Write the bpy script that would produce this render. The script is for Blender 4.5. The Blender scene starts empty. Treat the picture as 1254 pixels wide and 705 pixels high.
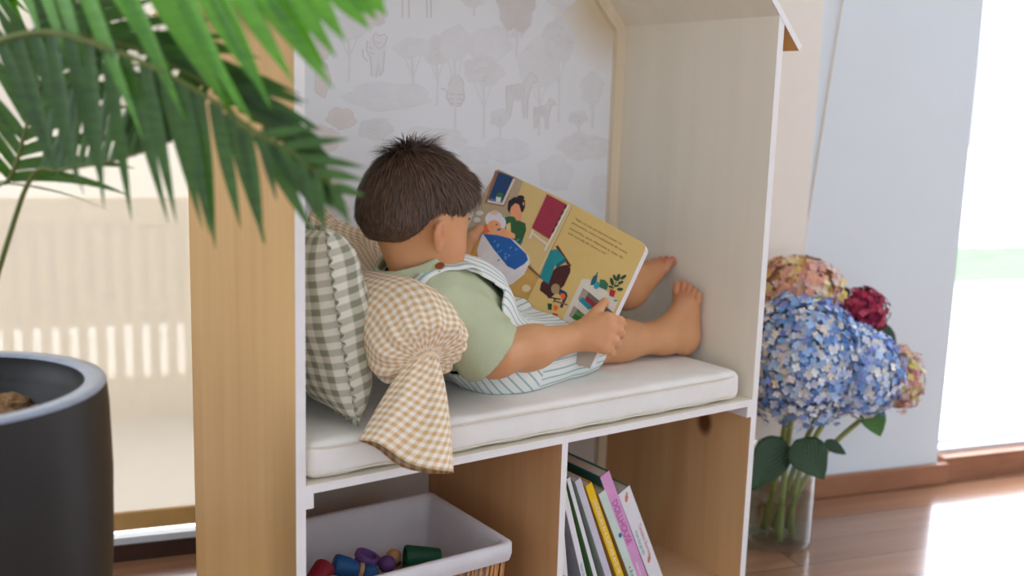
import bpy, bmesh, math, random
import numpy as np
from mathutils import Vector, Matrix
random.seed(7); RNG = np.random.default_rng(7)
SC = bpy.context.scene; COL = SC.collection
PI = math.pi
A = lambda *v: np.array(v, float)

# ------------------------------------------------------------------ camera geometry (image taken as 1254x705)
CAM = A(-0.565, -1.301, 0.911)
YAW, PITCH, ROLL, FPX = math.radians(35.478), math.radians(-9.567), math.radians(1.7545), 1268.2
FW = A(math.sin(YAW)*math.cos(PITCH), math.cos(YAW)*math.cos(PITCH), math.sin(PITCH))
_r = A(math.cos(YAW), -math.sin(YAW), 0); _u = np.cross(_r, FW)
RT = _r*math.cos(ROLL)+_u*math.sin(ROLL); UP = -_r*math.sin(ROLL)+_u*math.cos(ROLL)
def ray(px, py): return FW+RT*(px-627)/FPX-UP*(py-352.5)/FPX
def ony(px, py, y): d = ray(px, py); return CAM+d*(y-CAM[1])/d[1]
def onx(px, py, x): d = ray(px, py); return CAM+d*(x-CAM[0])/d[0]
def onz(px, py, z): d = ray(px, py); return CAM+d*(z-CAM[2])/d[2]
def ond(px, py, dist): return CAM+ray(px, py)*dist
def onp(px, py, P0, N): d = ray(px, py); return CAM+d*np.dot(P0-CAM, N)/np.dot(d, N)
def unit(v): v = np.asarray(v, float); return v/np.linalg.norm(v)

# ------------------------------------------------------------------ materials
def lin(c): 
    c = c/255.0
    return c/12.92 if c <= 0.04045 else ((c+0.055)/1.055)**2.4
def rgb(r, g, b): return (lin(r), lin(g), lin(b), 1)
class NT:
    def __init__(s, name):
        s.m = bpy.data.materials.new(name); s.m.use_nodes = True
        s.t = s.m.node_tree; s.b = s.t.nodes['Principled BSDF']; s.out = s.t.nodes['Material Output']
    def n(s, kind, **kw):
        nd = s.t.nodes.new(kind)
        for k, v in kw.items():
            if hasattr(nd, k): setattr(nd, k, v)
            else: nd.inputs[k].default_value = v
        return nd
    def l(s, a, b): s.t.links.new(a, b)
    def math(s, op, a, b=None):
        nd = s.t.nodes.new('ShaderNodeMath'); nd.operation = op
        for i, v in enumerate((a, b)):
            if v is None: continue
            if isinstance(v, (int, float)): nd.inputs[i].default_value = v
            else: s.l(v, nd.inputs[i])
        return nd.outputs[0]
    def mix(s, f, a, b):
        nd = s.t.nodes.new('ShaderNodeMix'); nd.data_type = 'RGBA'
        for i, v in ((0, f), (6, a), (7, b)):
            if isinstance(v, (int, float, tuple)): nd.inputs[i].default_value = v
            else: s.l(v, nd.inputs[i])
        return nd.outputs[2]
    def bump(s, h, strength, dist=0.002):
        b = s.n('ShaderNodeBump', Strength=strength, Distance=dist); s.l(h, b.inputs['Height']); s.l(b.outputs[0], s.b.inputs['Normal'])
    def noise(s, scale, detail=3, vec=None, rough=0.5, mp=None):
        nz = s.n('ShaderNodeTexNoise', Scale=scale, Detail=detail, Roughness=rough)
        tc = s.n('ShaderNodeTexCoord')
        v = tc.outputs['Object'] if vec is None else vec
        if mp:
            mpn = s.n('ShaderNodeMapping'); mpn.inputs['Scale'].default_value = mp; s.l(v, mpn.inputs[0]); v = mpn.outputs[0]
        s.l(v, nz.inputs['Vector']); return nz.outputs[0]
    def ramp(s, f, stops):
        r = s.n('ShaderNodeValToRGB'); e = r.color_ramp.elements
        while len(e) < len(stops): e.new(0.5)
        for el, (p, c) in zip(e, stops): el.position = p; el.color = c
        s.l(f, r.inputs[0]); return r.outputs[0]
_cache = {}
def plain(name, col, rough=0.6, var=0.06, scale=30, bump=0.0, spec=0.4, bscale=200):
    if name in _cache: return _cache[name]
    m = NT(name); c = rgb(*col)
    d = tuple(x*(1-var) for x in c[:3])+(1,); u = tuple(min(1, x*(1+var)) for x in c[:3])+(1,)
    f = m.noise(scale); m.l(m.ramp(f, [(0.3, d), (0.7, u)]), m.b.inputs['Base Color'])
    m.b.inputs['Roughness'].default_value = rough; m.b.inputs['Specular IOR Level'].default_value = spec
    if bump: m.bump(m.noise(bscale, 4), bump)
    _cache[name] = m.m; return m.m
def wood(name, c1, c2, axis='z', rough=0.5, scale=1.0, knots=False, contrast=1.0):
    m = NT(name)
    st = {'x': (1.2, 26, 26), 'y': (26, 1.2, 26), 'z': (26, 26, 1.2)}[axis]
    st2 = {'x': (0.9, 7, 7), 'y': (7, 0.9, 7), 'z': (7, 7, 0.9)}[axis]
    tc = m.n('ShaderNodeTexCoord')
    f1 = m.noise(scale, 5, mp=st, rough=0.6); f2 = m.noise(scale*1.6, 3, mp=st2)
    f = m.math('ADD', m.math('MULTIPLY', f1, 0.5), m.math('MULTIPLY', f2, 0.5))
    a, b = rgb(*c1), rgb(*c2)
    col = m.ramp(f, [(0.36, a), (0.62, b)])
    if knots:
        vo = m.n('ShaderNodeTexVoronoi', Scale=5.0); mp = m.n('ShaderNodeMapping'); mp.inputs['Scale'].default_value = (1, 1, 0.75); mp.inputs['Location'].default_value = knots
        m.l(tc.outputs['Object'], mp.inputs[0]); m.l(mp.outputs[0], vo.inputs['Vector'])
        k = m.ramp(vo.outputs['Distance'], [(0.07, (1, 1, 1, 1)), (0.13, (0, 0, 0, 1))])
        col = m.mix(k, col, rgb(118, 72, 40))
    m.l(col, m.b.inputs['Base Color']); m.b.inputs['Roughness'].default_value = rough
    m.b.inputs['Specular IOR Level'].default_value = 0.35
    m.bump(f1, 0.06); return m.m
def gingham(name, white, tint, period, uv=True, rough=0.85):
    m = NT(name); tc = m.n('ShaderNodeTexCoord'); sp = m.n('ShaderNodeSeparateXYZ'); m.l(tc.outputs['UV'], sp.inputs[0])
    def band(o):
        s = m.math('SINE', m.math('MULTIPLY', o, 2*PI/period))
        return m.math('MINIMUM', m.math('MAXIMUM', m.math('ADD', m.math('MULTIPLY', s, 3.0), 0.5), 0.0), 1.0)
    f = m.math('MULTIPLY', m.math('ADD', band(sp.outputs[0]), band(sp.outputs[1])), 0.5)
    m.l(m.mix(f, rgb(*white), rgb(*tint)), m.b.inputs['Base Color'])
    m.b.inputs['Roughness'].default_value = rough; m.b.inputs['Specular IOR Level'].default_value = 0.15
    m.b.inputs['Sheen Weight'].default_value = 0.1
    m.bump(m.noise(60, 4), 0.35, 0.004); return m.m

M = {}
M['paint'] = wood('whitewashed_plywood', (240, 232, 214), (234, 226, 207), 'z', 0.55)
M['paint_edge'] = plain('white_edge_paint', (240, 238, 236), 0.5, 0.03)
M['pine'] = wood('golden_pine_plywood', (198, 154, 96), (212, 170, 112), 'z', 0.45, 0.9)
M['pine_in'] = wood('inner_pine', (208, 156, 104), (224, 178, 126), 'z', 0.55, 1.0)
M['pine_knot'] = wood('knotty_pine', (214, 166, 116), (228, 186, 136), 'z', 0.55, 1.0, knots=(0.1, 0.62, 0.17))
M['shelf'] = wood('pale_shelf_pine', (206, 166, 122), (222, 186, 144), 'x', 0.5)
M['trimwood'] = wood('pale_batten', (226, 206, 174), (238, 222, 196), 'z', 0.55)
M['wall'] = plain('white_wall_paint', (222, 232, 238), 0.8, 0.015, 4)
M['ceil'] = plain('white_ceiling_paint', (238, 238, 238), 0.9, 0.01, 4)
M['base'] = wood('reddish_baseboard', (138, 92, 66), (166, 116, 86), 'x', 0.45)
M['darkwood'] = wood('dark_brown_frame', (52, 32, 24), (70, 44, 32), 'x', 0.5)
M['alu'] = plain('pale_aluminium', (214, 220, 226), 0.35, 0.03)

# ------------------------------------------------------------------ object helpers
WL = {}
def finish(o, loc, parent):
    COL.objects.link(o)
    if parent is not None:
        o.parent = parent; WL[o] = WL[parent]
    else:
        o.location = loc; WL[o] = np.array(loc, float)
def thing(name, label, cat, loc, group=None, kind=None):
    o = bpy.data.objects.new(name, None); o.empty_display_size = 0.05
    o['label'] = label; o['category'] = cat
    if group: o['group'] = group
    if kind: o['kind'] = kind
    finish(o, tuple(float(x) for x in loc), None); return o
def tag(o, label, cat, group=None, kind=None):
    o['label'] = label; o['category'] = cat
    if group: o['group'] = group
    if kind: o['kind'] = kind
    return o
def mk(name, V, F, mats, parent=None, smooth=True, mi=None, uv=None, attr=None, label=None):
    """one mesh object; V in world coordinates"""
    V = np.asarray(V, float).reshape(-1, 3)
    if parent is None: loc = A((V[:, 0].min()+V[:, 0].max())/2, (V[:, 1].min()+V[:, 1].max())/2, V[:, 2].min())
    else: loc = WL[parent]
    me = bpy.data.meshes.new(name)
    F = F.tolist() if isinstance(F, np.ndarray) else [list(f) for f in F]
    me.from_pydata((V-loc).tolist(), [], F)
    if not isinstance(mats, (list, tuple)): mats = [mats]
    for m in mats: me.materials.append(m)
    if mi is not None: me.polygons.foreach_set('material_index', np.asarray(mi, np.int32))
    if smooth: me.polygons.foreach_set('use_smooth', np.ones(len(me.polygons), bool))
    if uv is not None:
        ul = me.uv_layers.new(name='UVMap'); vi = np.zeros(len(me.loops), np.int32); me.loops.foreach_get('vertex_index', vi)
        ul.data.foreach_set('uv', np.asarray(uv, np.float32)[vi].ravel())
    if attr:
        for k, v in attr.items():
            v = np.asarray(v, np.float32)
            if v.ndim == 1: me.attributes.new(k, 'FLOAT', 'POINT').data.foreach_set('value', v)
            else: me.attributes.new(k, 'FLOAT_COLOR', 'POINT').data.foreach_set('color', np.c_[v, np.ones(len(v), np.float32)].ravel())
    me.update()
    o = bpy.data.objects.new(name, me); finish(o, tuple(loc), parent)
    if label: o['label'] = label
    return o
def smoothmod(o, it=2, f=0.5):
    s = o.modifiers.new('smooth', 'SMOOTH'); s.iterations = it; s.factor = f
class MB:
    """collects shapes into one mesh"""
    def __init__(s): s.V = []; s.F = []; s.I = []; s.UV = []
    def add(s, V, F, mi=0, uv=None):
        k = len(s.V); V = [tuple(map(float, v)) for v in V]; s.V += V; s.F += [[i+k for i in f] for f in F]; s.I += [mi]*len(F)
        s.UV += [tuple(u) for u in uv] if uv is not None else [(0, 0)]*len(V)
    def box(s, lo, hi, mi=0, bev=0.0, faces=None):
        bm = bmesh.new(); bmesh.ops.create_cube(bm, size=1)
        lo, hi = A(*lo), A(*hi)
        for v in bm.verts: v.co = Vector((lo+hi)/2+A(*v.co)*(hi-lo))
        if bev: bmesh.ops.bevel(bm, geom=list(bm.edges), offset=bev, segments=2, affect='EDGES')
        bm.verts.index_update(); k = len(s.V)
        s.V += [tuple(v.co) for v in bm.verts]; s.UV += [(v.co.x, v.co.z) for v in bm.verts]
        for f in bm.faces:
            s.F.append([v.index+k for v in f.verts]); n = f.normal
            i = mi
            if faces:
                ax = max(range(3), key=lambda q: abs(n[q])); i = faces.get(('-' if n[ax] < 0 else '+')+'xyz'[ax], mi)
            s.I.append(i)
        bm.free()
    def tube(s, pts, rad, n=8, mi=0, cap=True):
        pts = [A(*p) for p in pts]; m = len(pts); rad = rad if hasattr(rad, '__len__') else [rad]*m
        V = []; F = []; prev = None
        for i, p in enumerate(pts):
            t = unit(pts[min(i+1, m-1)]-pts[max(i-1, 0)])
            if prev is None: prev = unit(np.cross(t, A(0.31, 0.17, 0.93)))
            a = unit(prev-t*np.dot(prev, t)); b = np.cross(t, a); prev = a
            V += [p+rad[i]*(a*math.cos(2*PI*k/n)+b*math.sin(2*PI*k/n)) for k in range(n)]
        for i in range(m-1):
            for k in range(n): F.append([i*n+k, i*n+(k+1) % n, (i+1)*n+(k+1) % n, (i+1)*n+k])
        if cap: F.append(list(range(n))[::-1]); F.append([(m-1)*n+k for k in range(n)])
        s.add(V, F, mi)
    def lathe(s, c, prof, n=48, axis=(0, 0, 1), mi=0):
        c = A(*c); t = unit(axis); a = unit(np.cross(t, A(0.3, 0.9, 0.2))); b = np.cross(t, a)
        V = []; F = []
        for r, h in prof: V += [c+t*h+max(r, 1e-5)*(a*math.cos(2*PI*k/n)+b*math.sin(2*PI*k/n)) for k in range(n)]
        for i in range(len(prof)-1):
            for k in range(n): F.append([i*n+k, i*n+(k+1) % n, (i+1)*n+(k+1) % n, (i+1)*n+k])
        s.add(V, F, mi)
    def build(s, name, mats, parent=None, smooth=False, label=None, bevel=0):
        o = mk(name, s.V, s.F, mats, parent, smooth, s.I, s.UV, None, label)
        if bevel:
            b = o.modifiers.new('bevel', 'BEVEL'); b.width = bevel; b.segments = 2; b.limit_method = 'ANGLE'
        return o
def struct(o, label=None):
    o['kind'] = 'structure'
    if label: o['label'] = label
    return o

# ------------------------------------------------------------------ implicit surfaces
class Field:
    def __init__(s, lo, hi, h):
        s.lo = A(*lo); s.h = h; s.n = np.ceil((A(*hi)-s.lo)/h).astype(int)+1
        s.f = np.full(s.n, 1.0, np.float32)
    def sub(s, lo, hi):
        i0 = np.clip(np.floor((lo-s.lo)/s.h).astype(int), 0, s.n); i1 = np.clip(np.ceil((hi-s.lo)/s.h).astype(int)+1, 0, s.n)
        sl = tuple(slice(a, b) for a, b in zip(i0, i1))
        ax = [s.lo[q]+s.h*np.arange(i0[q], i1[q]) for q in range(3)]
        return sl, np.meshgrid(*ax, indexing='ij', sparse=True)
    def add(s, prim, k=0.01, op='u'):
        fn, lo, hi = prim; pad = 0.03+k
        sl, (X, Y, Z) = s.sub(lo-pad, hi+pad)
        if 0 in [q.stop-q.start for q in sl]: return
        d = fn(X, Y, Z).astype(np.float32); a = s.f[sl]
        if op == 'u':
            hh = np.maximum(k-np.abs(a-d), 0)/max(k, 1e-6); s.f[sl] = np.minimum(a, d)-hh*hh*k*0.25
        else:
            d = -d; hh = np.maximum(k-np.abs(a-d), 0)/max(k, 1e-6); s.f[sl] = np.maximum(a, d)+hh*hh*k*0.25
    def all(s): return s.sub(s.lo, s.lo+s.h*(s.n-1))[1]
    def mesh(s):
        f = s.f; h = s.h
        S = f < 0
        c = [(i, j, k) for i in (0, 1) for j in (0, 1) for k in (0, 1)]
        nx, ny, nz = f.shape
        cnt = np.zeros((nx-1, ny-1, nz-1), np.int8)
        for i, j, k in c: cnt += S[i:nx-1+i, j:ny-1+j, k:nz-1+k]
        act = (cnt > 0) & (cnt < 8); idx = np.argwhere(act); I = -np.ones(act.shape, np.int64); I[act] = np.arange(len(idx))
        val = {q: f[idx[:, 0]+q[0], idx[:, 1]+q[1], idx[:, 2]+q[2]] for q in c}
        P = np.zeros((len(idx), 3)); W = np.zeros(len(idx))
        for a in c:
            for b in c:
                d = [b[q]-a[q] for q in range(3)]
                if sum(d) == 1 and min(d) == 0:
                    va, vb = val[a], val[b]; m = (va < 0) != (vb < 0); t = np.where(m, va/np.where(m, va-vb, 1), 0)
                    P += (A(*a)+t[:, None]*A(*d))*m[:, None]; W += m
        V = s.lo+h*(idx+P/W[:, None])
        Q = []
        for ax in range(3):
            b, cc = (ax+1) % 3, (ax+2) % 3
            s0 = [slice(None)]*3; s1 = [slice(None)]*3; s0[ax] = slice(0, -1); s1[ax] = slice(1, None)
            A0, A1 = S[tuple(s0)], S[tuple(s1)]; e = np.argwhere(A0 != A1)
            e = e[(e[:, b] > 0) & (e[:, cc] > 0) & (e[:, b] < f.shape[b]-1) & (e[:, cc] < f.shape[cc]-1)]
            flip = A0[e[:, 0], e[:, 1], e[:, 2]]
            def g(db, dc):
                q = e.copy(); q[:, b] -= db; q[:, cc] -= dc; return I[q[:, 0], q[:, 1], q[:, 2]]
            q = np.stack([g(1, 1), g(0, 1), g(0, 0), g(1, 0)], 1); q[~flip] = q[~flip][:, ::-1]; Q.append(q)
        return V, np.concatenate(Q)
def cap(a, b, ra, rb):
    a, b = np.asarray(a, float), np.asarray(b, float); d = b-a; L = float(d@d)+1e-12
    def fn(X, Y, Z):
        x, y, z = X-a[0], Y-a[1], Z-a[2]; t = np.clip((x*d[0]+y*d[1]+z*d[2])/L, 0, 1)
        return np.sqrt((x-t*d[0])**2+(y-t*d[1])**2+(z-t*d[2])**2)-(ra+t*(rb-ra))
    m = max(ra, rb); return fn, np.minimum(a, b)-m, np.maximum(a, b)+m
def ell(c, R, r):
    c = np.asarray(c, float); R = np.asarray(R, float); r = np.asarray(r, float)   # rows of R = local axes
    def fn(X, Y, Z):
        p = [X-c[0], Y-c[1], Z-c[2]]; q = [R[i, 0]*p[0]+R[i, 1]*p[1]+R[i, 2]*p[2] for i in range(3)]
        k0 = np.sqrt(sum((q[i]/r[i])**2 for i in range(3))); k1 = np.sqrt(sum((q[i]/r[i]**2)**2 for i in range(3)))+1e-9
        return k0*(k0-1)/k1
    m = r.max(); return fn, c-m, c+m
def inflate(prim, t):
    fn, lo, hi = prim; return (lambda X, Y, Z: fn(X, Y, Z)-t), lo-t, hi+t
def wob(X, Y, Z, f, a, ph=0):
    return a*(np.sin(f*X+1.7*np.sin(f*0.6*Y+ph)+ph)*np.sin(f*0.9*Z+1.3*np.sin(f*0.7*X)+2*ph)+0.6*np.sin(f*1.9*Y+f*0.8*Z+ph))

# ================================================================== THE ROOM
ZF = -0.05                                   # floor level (the nook's bottom shelf is at z = 0)
WP = A(1.591, 0.326); WA = A(math.cos(math.radians(-15)), math.sin(math.radians(-15))); WN = A(WA[1], -WA[0])   # wall line, along, into room
def wp(s, off, z): q = WP+WA*s-WN*off; return (q[0], q[1], z)      # off: distance behind wall face
def wbox(mb, s0, s1, o0, o1, z0, z1, mi=0):
    V = [wp(s, o, z) for z in (z0, z1) for o in (o0, o1) for s in (s0, s1)]
    F = [[0, 2, 3, 1], [4, 5, 7, 6], [0, 1, 5, 4], [2, 6, 7, 3], [0, 4, 6, 2], [1, 3, 7, 5]]
    mb.add(V, F, mi)
def wood_floor():
    m = NT('reddish_plank_floor'); tc = m.n('ShaderNodeTexCoord'); mp = m.n('ShaderNodeMapping'); mp.inputs['Rotation'].default_value = (0, 0, math.radians(15))
    m.l(tc.outputs['Object'], mp.inputs[0])
    br = m.n('ShaderNodeTexBrick', Scale=1.0); br.offset = 0.37
    for k, v in (('Brick Width', 1.4), ('Row Height', 0.11), ('Mortar Size', 0.0016), ('Bias', 0.0), ('Mortar Smooth', 0.3)): br.inputs[k].default_value = v
    br.inputs['Color1'].default_value = rgb(138, 98, 72); br.inputs['Color2'].default_value = rgb(160, 118, 90); br.inputs['Mortar'].default_value = rgb(86, 52, 34)
    m.l(mp.outputs[0], br.inputs['Vector'])
    g = m.noise(1.0, 5, vec=mp.outputs[0], mp=(1.5, 24, 1))
    m.l(m.mix(m.ramp(g, [(0.35, (0, 0, 0, 1)), (0.7, (0.5, 0.5, 0.5, 1))]), br.outputs['Color'], rgb(106, 72, 52)), m.b.inputs['Base Color'])
    m.b.inputs['Roughness'].default_value = 0.22; m.b.inputs['Specular IOR Level'].default_value = 0.6
    m.b.inputs['Coat Weight'].default_value = 0.5; m.b.inputs['Coat Roughness'].default_value = 0.12
    return m.m
M['floor'] = wood_floor()
b = MB(); wbox(b, -3.6, 3.0, -3.2, 0.085, ZF-0.1, ZF); struct(b.build('floor', M['floor']), 'reddish brown plank floor')
S_DOOR = 0.385; S_W1 = -1.35
b = MB()
wbox(b, S_W1, S_DOOR, 0, 0.12, ZF, 2.4)                     # solid wall behind the nook
wbox(b, -3.6, -3.2, 0, 0.12, ZF, 2.4); wbox(b, -3.2, S_W1, 0, 0.12, 2.1, 2.4)
wbox(b, S_DOOR, 2.4, 0, 0.12, 2.1, 2.4); wbox(b, 2.4, 3.0, 0, 0.12, ZF, 2.4)
struct(b.build('wall_back', M['wall']), 'white painted wall behind the nook and flowers')
b = MB(); wbox(b, -3.6, 3.0, -3.2, 0.12, 2.4, 2.5); struct(b.build('ceiling', M['ceil']))
b = MB(); wbox(b, S_W1+0.05, S_DOOR+0.028, -0.016, -0.0005, ZF, 0.008); struct(b.build('baseboard_back', M['base'], bevel=0.003), 'reddish wooden baseboard along the white wall')
# sliding door opening on the right
b = MB(); wbox(b, S_DOOR+0.0285, 2.4, 0.0, 0.085, ZF, 0.018); t = b.build('trim_1', M['base']); struct(t, 'brown wooden door sill')
b = MB(); wbox(b, S_DOOR+0.0005, 2.3995, 0.086, 0.118, ZF, 0.04); wbox(b, S_DOOR+0.03, 2.399, 0.04, 0.0855, 0.0181, 0.03); struct(b.build('trim_2', M['alu']), 'pale aluminium sliding door track')
# window on the left with a drawn roller shade
b = MB(); wbox(b, -3.1995, S_W1-0.0005, 0.0855, 0.13, ZF-0.05, -0.014); struct(b.build('trim_3', M['darkwood']), 'dark brown frame board under the left window')
b = MB(); wbox(b, -3.1995, S_W1-0.0005, 0.09, 0.125, -0.0139, 0.001); struct(b.build('trim_4', M['alu']), 'pale metal track under the roller shade')
def shade_mat():
    m = NT('cream_sunscreen_fabric'); t = m.t
    tr = m.n('ShaderNodeBsdfTransparent'); tr.inputs[0].default_value = (1.0, 0.95, 0.87, 1)
    tl = m.n('ShaderNodeBsdfTranslucent'); tl.inputs[0].default_value = rgb(240, 232, 216)
    df = m.n('ShaderNodeBsdfDiffuse'); df.inputs[0].default_value = rgb(240, 235, 226)
    m1 = m.n('ShaderNodeMixShader'); m1.inputs[0].default_value = 0.80; m.l(tl.outputs[0], m1.inputs[1]); m.l(df.outputs[0], m1.inputs[2])
    m2 = m.n('ShaderNodeMixShader'); m2.inputs[0].default_value = 0.36; m.l(m1.outputs[0], m2.inputs[1]); m.l(tr.outputs[0], m2.inputs[2])
    m.l(m2.outputs[0], m.out.inputs[0]); return m.m
def pane_mat():
    m = NT('clear_window_glass')
    tr = m.n('ShaderNodeBsdfTransparent'); gl = m.n('ShaderNodeBsdfGlossy', Roughness=0.02)
    fr = m.n('ShaderNodeFresnel', IOR=1.45); mx = m.n('ShaderNodeMixShader'); m.l(fr.outputs[0], mx.inputs[0]); m.l(tr.outputs[0], mx.inputs[1]); m.l(gl.outputs[0], mx.inputs[2])
    m.l(mx.outputs[0], m.out.inputs[0]); return m.m
M['pane'] = pane_mat()
b = MB(); wbox(b, -3.19, S_W1-0.01, 0.112, 0.116, 0.0015, 2.1); w = struct(b.build('window_1', M['pane']), 'clear glass of the left window behind the shade')
rs = thing('roller_shade', 'cream translucent roller shade drawn down over the left window', 'blind', wp(-2.2, 0.1, 0.016))
b = MB(); wbox(b, -3.18, S_W1-0.012, 0.0995, 0.1005, 0.054, 2.09); b.build('shade_fabric', shade_mat(), rs)
b = MB(); wbox(b, -3.18, S_W1-0.012, 0.093, 0.107, 0.016, 0.054); b.build('hem_bar', plain('ochre_hem_bar', (206, 164, 98), 0.6), rs)
# blind cord and window casing on the right wall
b = MB(); P0, P1 = A(*wp(-0.0396, -0.006, 1.30)), A(*wp(-0.115, -0.004, 0.50))
b.tube([P0+(P1-P0)*q+A(0, 0, 0.0)*q for q in np.linspace(0, 1, 10)], 0.0022, 6)
tag(b.build('blind_cord', plain('beige_cord', (226, 218, 204), 0.8), None, True), 'thin beige blind cord hanging down the white wall above the flowers', 'cord')
b = MB(); wbox(b, -0.34, -0.10, -0.006, -0.0006, 0.0085, 2.0); struct(b.build('trim_5', plain('warm_lit_casing', (238, 233, 224), 0.7, 0.01), bevel=0.002), 'casing board on the wall right of the nook, warm light painted in')  # warm light on this strip is put into the board's colour

# ---- outside
def patio():
    b = MB(); wbox(b, -9, 12, 0.131, 3.4, ZF-0.16, ZF-0.1)
    o = b.build('patio', plain('pale_concrete', (226, 224, 220), 0.9, 0.03, 3)); tag(o, 'pale patio outside the sliding door', 'patio', kind='structure')
    b = MB(); wbox(b, -20, 40, 3.401, 5.2, ZF-0.2, ZF-0.1)
    tag(b.build('lawn', plain('lawn_grass', (104, 140, 92), 0.9, 0.2, 5)), 'strip of green lawn beyond the patio', 'lawn', kind='structure')
    b = MB(); wbox(b, -20, 40, 5.201, 40, ZF-0.2, ZF-0.1)
    tag(b.build('gravel', plain('white_gravel', (232, 230, 226), 0.95, 0.05, 5)), 'white gravel ground beyond the lawn', 'ground', kind='structure')
patio()
rl = thing('deck_railing', 'pale deck railing of upright slats seen through the left shade', 'railing', wp(-2.2, 1.5, ZF-0.1))
mr = plain('cream_railing_paint', (212, 192, 162), 0.7)
b = MB(); wbox(b, -4.2, -0.5, 1.47, 1.53, 0.52, 0.60); b.build('top_rail', mr, rl)
b = MB(); wbox(b, -4.2, -0.5, 1.475, 1.525, ZF-0.1, -0.005); b.build('kick_board', mr, rl)
b = MB(); wbox(b, -4.2, -0.5, 1.512, 1.53, 0.17, 0.52); b.build('backing_board', plain('pale_backing_paint', (226, 214, 192), 0.7), rl)
for i in range(34):
    s = -2.95+i*0.056; b = MB(); wbox(b, s, s+0.031, 1.49, 1.511, -0.005, 0.52); b.build('baluster', mr, rl)
pf = thing('garden_post', 'white post standing at the far edge of the lawn', 'post', wp(4.6, 5.0, ZF-0.12))
b = MB(); wbox(b, 4.55, 4.65, 4.95, 5.05, ZF-0.12, 1.1); wbox(b, 4.53, 4.67, 4.93, 5.07, 1.1, 1.14); b.build('post_body', M['paint_edge'], pf)

# ================================================================== THE NOOK
W, D, T, ZS, ZB = 0.953, 0.44, 0.015, 0.3697, 0.3825
ZE = 1.085                                   # side panel top at the eaves
nook = thing('reading_nook', 'house shaped plywood reading nook with cushioned bench and two open compartments', 'bench', (W/2, D/2, ZF))
MM = [M['paint'], M['paint_edge'], M['pine'], M['pine_in'], M['pine_knot'], M['shelf']]
def panel_x(x0, x1, zlo, zhi, left, right, y1=D, y0=0.0):
    b = MB(); b.box((x0, y0, zlo), (x1, y1, zhi), 0, 0, {'-y': 1, '-x': left, '+x': right, '+z': 1, '-z': 0, '+y': 2}); return b
def side(outer_left):
    b = MB()
    zr = ZE+T
    if outer_left: xs, lo_m, up_m, outm = (0, T), 3, 0, 2
    else: xs, lo_m, up_m, outm = (W-T, W), 4, 0, 2
    for (a, c, inm) in ((ZF, ZS, lo_m), (ZS, zr, up_m)):
        f = {'-y': 1, '+y': 2, '-x': outm if outer_left else inm, '+x': inm if outer_left else outm}
        b.box((xs[0], 0, a), (xs[1], D, c), 0, 0, f)
    return b
side(True).build('side_panel', MM, nook); side(False).build('side_panel', MM, nook)
b = MB(); b.box((T, 0, ZS), (W-T, D, ZB), 0, 0, {'-y': 1, '+z': 0, '-z': 3}); b.build('seat_board', MM, nook)
b = MB(); b.box((T, 0, -0.013), (W-T, D, 0.0), 5, 0, {'-y': 1}); b.build('bottom_shelf', MM, nook)
XD = 0.475
b = MB(); b.box((XD, 0, 0), (XD+0.0125, D-0.012, ZS), 3, 0, {'-y': 1}); b.build('divider', MM, nook)
for x0, x1 in ((T, T+0.012), (W-T-0.012, W-T)):
    b = MB(); b.box((x0, 0.0, ZS-0.022), (x1, 0.06, ZS), 1); b.build('corner_bracket', MM, nook)
# roof boards (45 degrees) with an overhang past the side panels
for sgn in (1, -1):
    xo = W/2; hw = 0.5205
    def rp(d, t): return (xo+sgn*(d+t*0.7071), d)
    za = ZE+0.0+(W/2)                        # underside apex height
    V = []; 
    prof = [(0, za), (hw, za-hw), (hw+0.0106, za-hw+0.0106*0.2), (0.0, za+0.017)]
    prof = [(0, za), (hw, za-hw), (hw+0.0085, za-hw+0.0085), (0.0, za+0.017)]
    for y in (-0.0008, D+0.0004): V += [(xo+sgn*p, y, z) for p, z in prof]
    F = [[0, 1, 2, 3], [7, 6, 5, 4], [0, 4, 5, 1], [1, 5, 6, 2], [2, 6, 7, 3], [3, 7, 4, 0]]
    if sgn < 0: F = [f[::-1] for f in F]
    # underside inside the nook is painted, the overhang is raw pine
    b = MB(); b.add(V, F[:2], 1); b.add(V, [F[3], F[4], F[5]], 2)
    k = W/2-T
    b.add([(xo, 0, za), (xo+sgn*k, 0, za-k), (xo+sgn*k, D, za-k), (xo, D, za)], [[0, 1, 2, 3][::-sgn]], 0)
    b.add([(xo+sgn*k, 0, za-k), (xo+sgn*hw, 0, za-hw), (xo+sgn*hw, D, za-hw), (xo+sgn*k, D, za-k)], [[0, 1, 2, 3][::-sgn]], 2)
    b.build('roof_board', MM, nook)
# back panel: pentagon
YB = 0.430
def penta(y, x0, x1, z0, inset=0):
    k = (x1-x0)/2; return [(x0, y, z0), (x1, y, z0), (x1, y, ZE-inset), ((x0+x1)/2, y, ZE+k-inset), (x0, y, ZE-inset)]
P = penta(YB, T+0.0005, W-T-0.0005, 0.0); Q = penta(YB+0.008, T+0.0005, W-T-0.0005, 0.0); n = 5
b = MB(); b.add(P+Q, [list(range(5)), list(range(9, 4, -1))]+[[i, (i+1) % 5, 5+(i+1) % 5, 5+i][::-1] for i in range(5)]); b.build('back_panel', plain('greyish_white_board', (214, 206, 196), 0.7, 0.05, 8), nook)
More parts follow.
